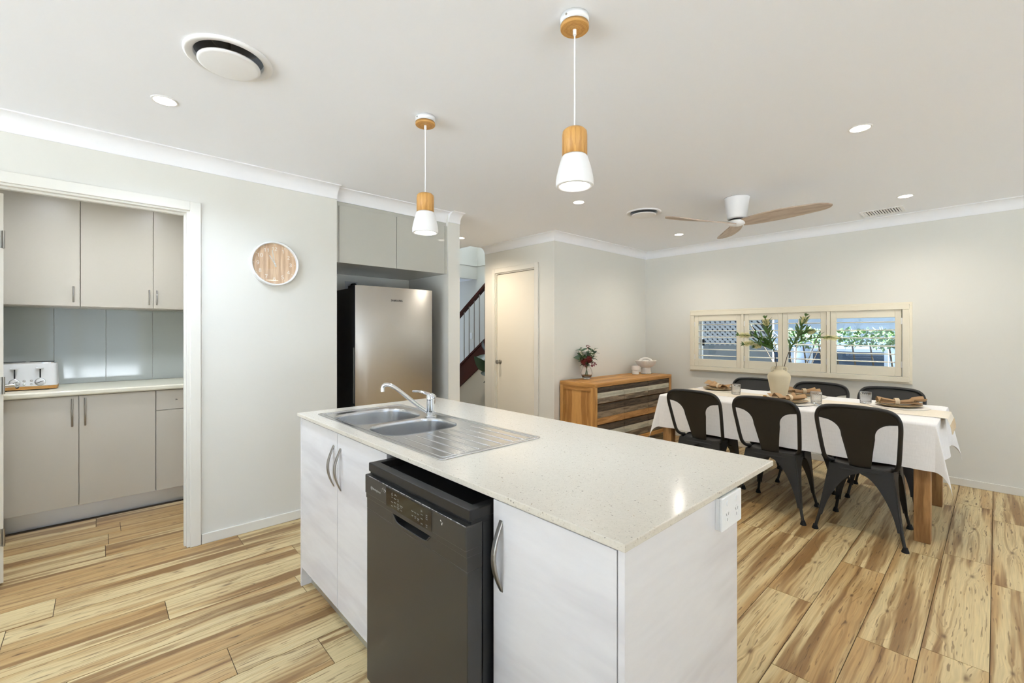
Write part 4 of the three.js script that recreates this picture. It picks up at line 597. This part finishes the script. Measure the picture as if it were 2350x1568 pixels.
setting(4.43, -0.50, -Math.PI / 2 + 0.45, 'beside the hanging fringe');
const tumblerGeo = (() => { const N = 96, prof = [[0, 0], [0.034, 0], [0.0365, 0.003]]; for (let i = 0; i <= 30; i++) prof.push([0.0365 + 0.0035 * i / 30, 0.003 + 0.087 * i / 30]); prof.push([0.039, 0.0915], [0.0372, 0.09]); prof.push([0.034, 0.02], [0.03, 0.0165], [0, 0.016]); const g = lathe(prof, N), p = g.attributes.position; for (let i = 0; i < p.count; i++) { const x = p.getX(i), y = p.getY(i), z = p.getZ(i), r = Math.hypot(x, z); if (r > 0.0362 && y > 0.004 && y < 0.07) { const th = Math.atan2(z, x), s = Math.abs(((th * 9 / Math.PI + y * 130) % 1 + 1) % 1 - 0.5), q = Math.abs(((th * 9 / Math.PI - y * 130) % 1 + 1) % 1 - 0.5), k = 1 - 0.05 * (Math.max(0, 0.24 - s) + Math.max(0, 0.24 - q)) / 0.24; p.setX(i, x * k); p.setZ(i, z * k); } } g.computeVertexNormals(); return clean(g); })();
for (const [x, z, l] of [[4.25, -1.604, 'cut crystal tumbler beside the plate at the sideboard end'], [4.163, -0.965, 'cut crystal tumbler behind the gap between the middle and right chairs'], [4.45, -0.70, 'cut crystal tumbler left of the plate nearest the fringe']]) tag(mesh('tumbler', tumblerGeo, M.glass), l, 'glass', 'crystal tumblers').position.set(x, TT - 0.001, z);
{ // cutlery
  const handle = (t, m) => mesh('handle', sheet((u, v) => V(-0.1 + u * 0.13, 0.004 + 0.003 * Math.sin(u * 3), (v - 0.5) * mix(0.018, 0.008, u)), 12, 4, 0.003), m, t);
  let t = thing('fork', 'steel dinner fork beside the middle tumbler', 'fork', [4.055, TT + 0.002, -0.945], undefined, 0.5); handle(t, M.chrome); mesh('tines', [sheet((u, v) => V(0.03 + u * 0.03, 0.007 - 0.004 * u, (v - 0.5) * mix(0.01, 0.025, u)), 8, 4, 0.002), ...[-1.5, -0.5, 0.5, 1.5].map((k) => bx(0.06, 0.1, 0.001, 0.004, k * 0.0066 - 0.0015, k * 0.0066 + 0.0015, 0.0008))], M.chrome, t);
  t = thing('dinner_knife', 'steel dinner knife lying next to the fork', 'knife', [4.055, TT + 0.002, -0.905], undefined, 0.42); handle(t, M.chrome); mesh('blade', sheet((u, v) => V(0.03 + u * 0.11, 0.003, (v - 0.5) * 0.019 * (1 - 0.7 * u * u * u)), 12, 3, 0.0015), M.chrome, t);
}
{ const t = thing('candle_holder', 'little brass candle dish beside the ceramic vase', 'candle holder', [4.19, TT, -1.345]); mesh('dish', lathe([[0, 0], [0.03, 0], [0.036, 0.008], [0.034, 0.009], [0.028, 0.004], [0, 0.004]], 32), M.gold, t); mesh('cup', lathe([[0, 0.004], [0.013, 0.004], [0.014, 0.02], [0.012, 0.02], [0.011, 0.008], [0, 0.008]], 24), M.gold, t); }
{
  const t = thing('ceramic_vase', 'tall sand coloured ceramic vase with two little handles on the table', 'vase', [4.294, TT - 0.001, -1.266]);
  mesh('body', lathe([[0, 0], [0.05, 0], [0.054, 0.006], [0.066, 0.06], [0.083, 0.15], [0.087, 0.185], [0.08, 0.208], [0.055, 0.228], [0.036, 0.238], [0.032, 0.246], [0.033, 0.262], [0.038, 0.268], [0.034, 0.27], [0.028, 0.262], [0.027, 0.24], [0.05, 0.2], [0.07, 0.16], [0.04, 0.02], [0, 0.015]], 56), M.ceramic, t);
  for (const s of [-1, 1]) { const g = tube([[0.034, 0.258, 0], [0.052, 0.262, 0], [0.06, 0.245, 0], [0.056, 0.222, 0]], 0.008, 20, 10); mesh('handle', s > 0 ? g.rotateY(2.3) : g.rotateY(2.3 + Math.PI), M.ceramic, t); }
}
function branch(label, base, tip, side, seed) { // a bottlebrush branch
  const t = thing('flowering_branch', label, 'branch', [4.294, TT, -1.266], 'bottlebrush branches in the ceramic vase'), r = rng(seed), C = (p) => new THREE.CatmullRomCurve3(p.map((q) => V(...q)));
  const lg = leafGeo(0.08, 0.0075, 0.3, 0.12), l2 = leafGeo(0.058, 0.006, 0.3, 0.2), sm = leafGeo(0.032, 0.005, 0.3, 0.2);
  const main = C([base, [base[0] * 0.2 + tip[0] * 0.3, 0.35, base[2] * 0.2 + tip[2] * 0.3], [tip[0] * 0.75, tip[1] * 0.8, tip[2] * 0.75], tip]); mesh('stem', new THREE.TubeGeometry(main, 40, 0.0028, 6), M.stemBrown, t);
  const curves = [[main, 0.4, 0.9, 34]];
  for (const s of side) { const p0 = main.getPoint(s[0]), c = new THREE.CatmullRomCurve3([p0, p0.clone().lerp(V(s[1], s[2], s[3]), 0.5).add(V(0, 0.03, 0)), V(s[1], s[2], s[3])]); mesh('twig', new THREE.TubeGeometry(c, 20, 0.002, 6), M.stem, t); curves.push([c, 0.08, 0.7, 24]); }
  const yellow = phy(0xf3eab8, 0.8), green = phy(0x8fa03a, 0.7);
  for (const [c, a, b, n] of curves) {
    for (let i = 0; i < n; i++) { const u = mix(a, b, i / n), p = c.getPoint(u), tg = c.getTangent(u), ang = i * 2.4 + r(), o = V(Math.cos(ang), 0.2, Math.sin(ang)); place(mesh('leaf', i % 3 ? lg : l2, M.leaf, t), p, tg.clone().multiplyScalar(0.9).add(o.multiplyScalar(0.75)), r() - 0.5); }
    const fil = [], core = []; for (let i = 0; i < 300; i++) { const u = mix(c === main ? 0.84 : 0.66, 0.97, i / 300), p = c.getPoint(u), tg = c.getTangent(u), ang = i * 2.399, q = V(Math.cos(ang), Math.sin(ang * 1.3) * 0.6, Math.sin(ang)); q.addScaledVector(tg, -q.dot(tg)).normalize().addScaledVector(tg, 0.3); const L = 0.022 + r() * 0.009; fil.push(new THREE.CylinderGeometry(0.0011, 0.0012, L, 3, 1, true).translate(0, L / 2, 0).applyQuaternion(new THREE.Quaternion().setFromUnitVectors(V(0, 1, 0), q.clone().normalize())).translate(p.x, p.y, p.z)); if (i % 4 === 0) core.push(ball(0.0042, p.x + q.x * 0.005, p.y + q.y * 0.005, p.z + q.z * 0.005, 6, 5)); }
    const fl = mesh('flower', fil, yellow, t); mesh('flower_core', core, green, fl);
    for (let i = 0; i < 8; i++) { const p = c.getPoint(1), tg = c.getTangent(1), ang = i * 0.8; place(mesh('tip_leaf', sm, M.leaf, t), p, tg.clone().add(V(Math.cos(ang) * 0.6, Math.sin(ang * 2) * 0.5, Math.sin(ang) * 0.6)), 0); }
  }
}
branch('left bottlebrush branch with drooping yellow flowers in the ceramic vase', [0.01, 0.03, 0.0], [-0.085, 0.68, -0.08], [[0.5, -0.26, 0.54, -0.235], [0.45, -0.24, 0.46, -0.20], [0.42, -0.17, 0.44, -0.14]], 51);
branch('right bottlebrush branch with yellow flowers reaching over the window shutters', [-0.01, 0.03, 0.0], [0.17, 0.7, 0.155], [[0.5, 0.37, 0.51, 0.35], [0.55, 0.22, 0.57, 0.2]], 52);

// ---------------------------------------------------------------- chairs
function makeChair() {
  const t = new THREE.Group(), m = M.chair;
  // seat: a softly dished pressed sheet with turned down edges
  const seat = sheet((u, v) => { const a = (u - 0.5) * 2, b = (v - 0.5) * 2, q = Math.pow(Math.pow(Math.abs(a), 5) + Math.pow(Math.abs(b), 5), 0.2), m0 = Math.max(Math.abs(a), Math.abs(b)), k = m0 > 0 ? m0 / Math.max(q, 1e-6) : 1, w = b > 0 ? mix(0.178, 0.184, b) : mix(0.178, 0.165, -b), y = 0.452 - 0.010 * (1 - m0 * m0) - (m0 > 0.9 ? (m0 - 0.9) * 0.32 : 0); return V(a * k * w, y, b * k * 0.178 + 0.008); }, 28, 28, -0.0025);
  mesh('seat', seat, m, t);
  // legs: folded tapering sheet, two flanges meeting the neighbours in an arch
  for (const sx of [-1, 1]) for (const sz of [-1, 1]) {
    const corner = (y) => { const k = (0.445 - y) / 0.345; return V(sx * mix(sz > 0 ? 0.176 : 0.166, sz > 0 ? 0.196 : 0.216, k), y, sz * mix(0.168, sz > 0 ? 0.206 : 0.212, k) + 0.008 * (1 - k)); };
    const half = (y, axis) => { const c = corner(y), full = axis ? Math.abs(c.z) : Math.abs(c.x), k = Math.max(0, (y - 0.10) / 0.305), open = k >= 1 ? 0 : (full - 0.024 - 0.012 * k) * Math.sqrt(1 - k * k); return full - Math.max(0, open); };
    const flange = (axis) => { const flip = (sx * sz > 0) !== axis; return sheet((u, v) => { const y = mix(0.445, 0.10, flip ? u : u), c = corner(y), w = half(y, axis), s = v; const bulge = 0.010 * Math.pow(1 - s, 3); return axis ? V(c.x - sx * bulge * 0.6, y, c.z - sz * w * s) : V(c.x - sx * w * s, y, c.z - sz * bulge * 0.6); }, 34, 10, flip ? 0.003 : -0.003); };
    const ft = corner(0.10), foot = V(sx * (sz > 0 ? 0.205 : 0.229), 0.012, sz * 0.225), inn = V(ft.x - sx * 0.012, 0.125, ft.z - sz * 0.012);
    const lg = mesh('leg', [flange(true), flange(false)], m, t);
    mesh('leg_tip', tube([inn, inn.clone().lerp(foot, 0.5), foot], 0.0095, 8, 12), m, lg); mesh('foot', lathe([[0, 0], [0.0185, 0], [0.019, 0.004], [0.0135, 0.022], [0.0115, 0.03], [0, 0.03]], 20).translate(foot.x, 0, foot.z), M.rubber, lg);
  }
  mesh('cross_brace', [tube([[-0.17, 0.36, -0.17], [0, 0.385, 0], [0.17, 0.36, 0.17]], 0.006, 16, 8), tube([[0.17, 0.36, -0.17], [0, 0.397, 0], [-0.17, 0.36, 0.17]], 0.006, 16, 8)], m, t);
  // bent tube hoop
  const L = [[0.158, 0.452, -0.085], [0.176, 0.462, -0.125], [0.19, 0.49, -0.158], [0.197, 0.54, -0.182], [0.206, 0.65, -0.222], [0.212, 0.74, -0.256], [0.208, 0.785, -0.272], [0.19, 0.82, -0.284], [0.155, 0.84, -0.291], [0.09, 0.848, -0.294]];
  const hoop = [...L.map((p) => V(...p)), V(0, 0.851, -0.295), ...L.slice().reverse().map((p) => V(-p[0], p[1], p[2]))]; mesh('back_frame', tube(hoop, 0.0125, 110, 12), m, t);
  // flared back plate
  const dAt = (y) => -0.150 - (y - 0.44) / (0.845 - 0.44) * 0.142, wAt = (y) => { const k = (y - 0.44) / (0.842 - 0.44); if (k < 0.52) return mix(0.056, 0.086, Math.pow(k / 0.52, 1.2)); const q = (k - 0.52) / 0.28; return q < 1 ? mix(0.086, 0.207, 1 - Math.sqrt(Math.max(0, 1 - Math.pow(q, 2.6)))) : mix(0.207, 0.13, Math.pow((k - 0.80) / 0.20, 2.2)); };
  mesh('back_plate', sheet((u, v) => { const y = mix(0.44, 0.842, u), c = (v - 0.5) * 2, w = wAt(y), e = Math.max(0, Math.abs(c) - 0.9) * 10; return V(-c * w, y, dAt(y) - 0.004 + 0.010 * c * c * (1 - u) - 0.004 * e); }, 60, 26, -0.003), m, t);
  return t;
}
const chairProto = makeChair();
const chairs = [[3.764, -1.651, 1, 'black metal chair at the near side closest to the sideboard'], [3.764, -1.125, 1, 'black metal chair in the middle of the near side'], [3.764, -0.597, 1, 'black metal chair at the near right, shown whole and nearest the camera'], [4.62, -1.66, -1, 'black metal chair behind the table, partly hidden by the ceramic vase'], [4.62, -1.104, -1, 'black metal chair behind the table in the middle of the window side'], [4.62, -0.602, -1, 'black metal chair behind the table at the right of the window side']];
for (const [x, z, s, label] of chairs) { const o = chairProto.clone(); o.name = numbered('dining_chair'); o.position.set(x, 0, z); o.rotation.y = s * Math.PI / 2; o.userData = { label, category: 'chair', group: 'black metal chairs round the dining table' }; scene.add(o); }

// ---------------------------------------------------------------- outside
struct('ground_garden', bx(5.6, 16, -0.3, -0.1, -14, 12), std(0x33362c, 0.9), 'garden ground beside the house');
struct('ground_outside', [bx(-14, 5.6, -0.3, -0.1, 4.6, 16), bx(-14, -3.4, -0.3, -0.1, -14, 4.6)], std(0xdedcd6, 0.9), 'pale paving outside');
struct('roof_eave', [bx(-5.2, 5.8, 2.62, 2.74, ZB + 0.2, 6.2), bx(-5.2, XW - 0.1, 2.62, 2.74, -4, ZB + 0.2)], M.white, 'white eave over the patio');
{
  const t = thing('garden_fence', 'grey panel fence with lattice top outside the window', 'fence');
  mesh('panel', bx(7.4, 7.44, -0.1, 1.14, -5.2, -2.35), std(0x6d747c, 0.8), t); mesh('post', bx(7.36, 7.44, -0.1, 2.0, -2.36, -2.26), std(0x6d747c, 0.8), t); mesh('rail', bx(7.37, 7.43, 1.95, 2.0, -5.2, -2.36), std(0x6d747c, 0.8), t);
  const l = []; for (let i = -12; i < 60; i++) { const z = -5.2 + i * 0.08; for (const s of [-1, 1]) { const g = bx(-0.004, 0.004, -0.58, 0.58, -0.016, 0.016).rotateX(s * Math.PI / 4).translate(7.4 + s * 0.005, 1.54, z); l.push(g); } } const la = mesh('lattice', l.filter((g) => { g.computeBoundingBox(); return g.boundingBox.max.z < -2.0 && g.boundingBox.min.z > -5.5; }), std(0xa0a6ae, 0.8), t); la.userData.kind = 'stuff';
  mesh('backing', bx(7.52, 7.54, 1.1, 2.0, -5.2, -2.35), std(0x3a424e, 0.9), t);
}
{
  const t = thing('neighbour_house', 'pale weatherboard house wall beyond the garden', 'building'); const wb = std(0x9aa7b8, 0.7);
  for (let i = 0; i < 22; i++) { const g = bx(-0.008, 0.008, -0.08, 0.08, -6, 3).rotateZ(-0.06); mesh('weatherboard', g, wb, t).position.set(9.6, 0.05 + i * 0.15, -1); }
  mesh('wall_frame', bx(9.62, 9.8, -0.1, 3.4, -7, 3), wb, t);
  for (const z of [-3.1, -1.75, -0.4]) { const w = mesh('window', bx(9.5, 9.62, 0.35, 1.05, z - 0.55, z + 0.55), std(0xc8d0da, 0.5), t); mesh('pane', bx(9.49, 9.5, 0.4, 1.0, z - 0.5, z + 0.5), phy(0x33465e, 0.1), w); }
}
{
  const t = thing('hedge', 'low clipped green hedge outside the right hand shutters', 'hedge', [8.6, -0.1, -0.9]), r = rng(77), g = leafGeo(0.07, 0.022, 0.3, 0.2, 3), l = [];
  mesh('branches', Array.from({ length: 14 }, (_, i) => tube([[0, 0, -1.5 + i * 0.22], [0.03, 0.7, -1.45 + i * 0.22], [0, 1.25, -1.5 + i * 0.22]], 0.012, 8, 6)), M.stemBrown, t);
  for (let i = 0; i < 1500; i++) { const q = new THREE.Quaternion().setFromEuler(new THREE.Euler(r() * 6, r() * 6, r() * 6)); l.push(g.clone().applyQuaternion(q).translate((r() - 0.5) * 0.35, 1.2 + r() * 0.27, (r() - 0.5) * 3.2)); } const f = mesh('foliage', l, phy(0x54733f, 0.6), t); f.userData.kind = 'stuff';
}
{
  const t = thing('garden_shrub', 'thin branched shrub outside the window', 'shrub', [7.0, -0.1, -1.9]), r = rng(78), g = leafGeo(0.06, 0.014, 0.3, 0.2, 3);
  for (let i = 0; i < 6; i++) { const a = i * 1.1, c = new THREE.CatmullRomCurve3([V(0, 0, 0), V(Math.cos(a) * 0.12, 0.9, Math.sin(a) * 0.2), V(Math.cos(a) * 0.3, 1.55 + r() * 0.2, Math.sin(a) * 0.55)]); mesh('branch', new THREE.TubeGeometry(c, 14, 0.006, 5), M.stemBrown, t); for (let k = 0; k < 7; k++) place(mesh('leaf', g, M.leafGrey, t), c.getPoint(0.7 + k * 0.045), V(r() - 0.5, r() - 0.3, r() - 0.5), 0); }
}

renderer.render(scene, camera);
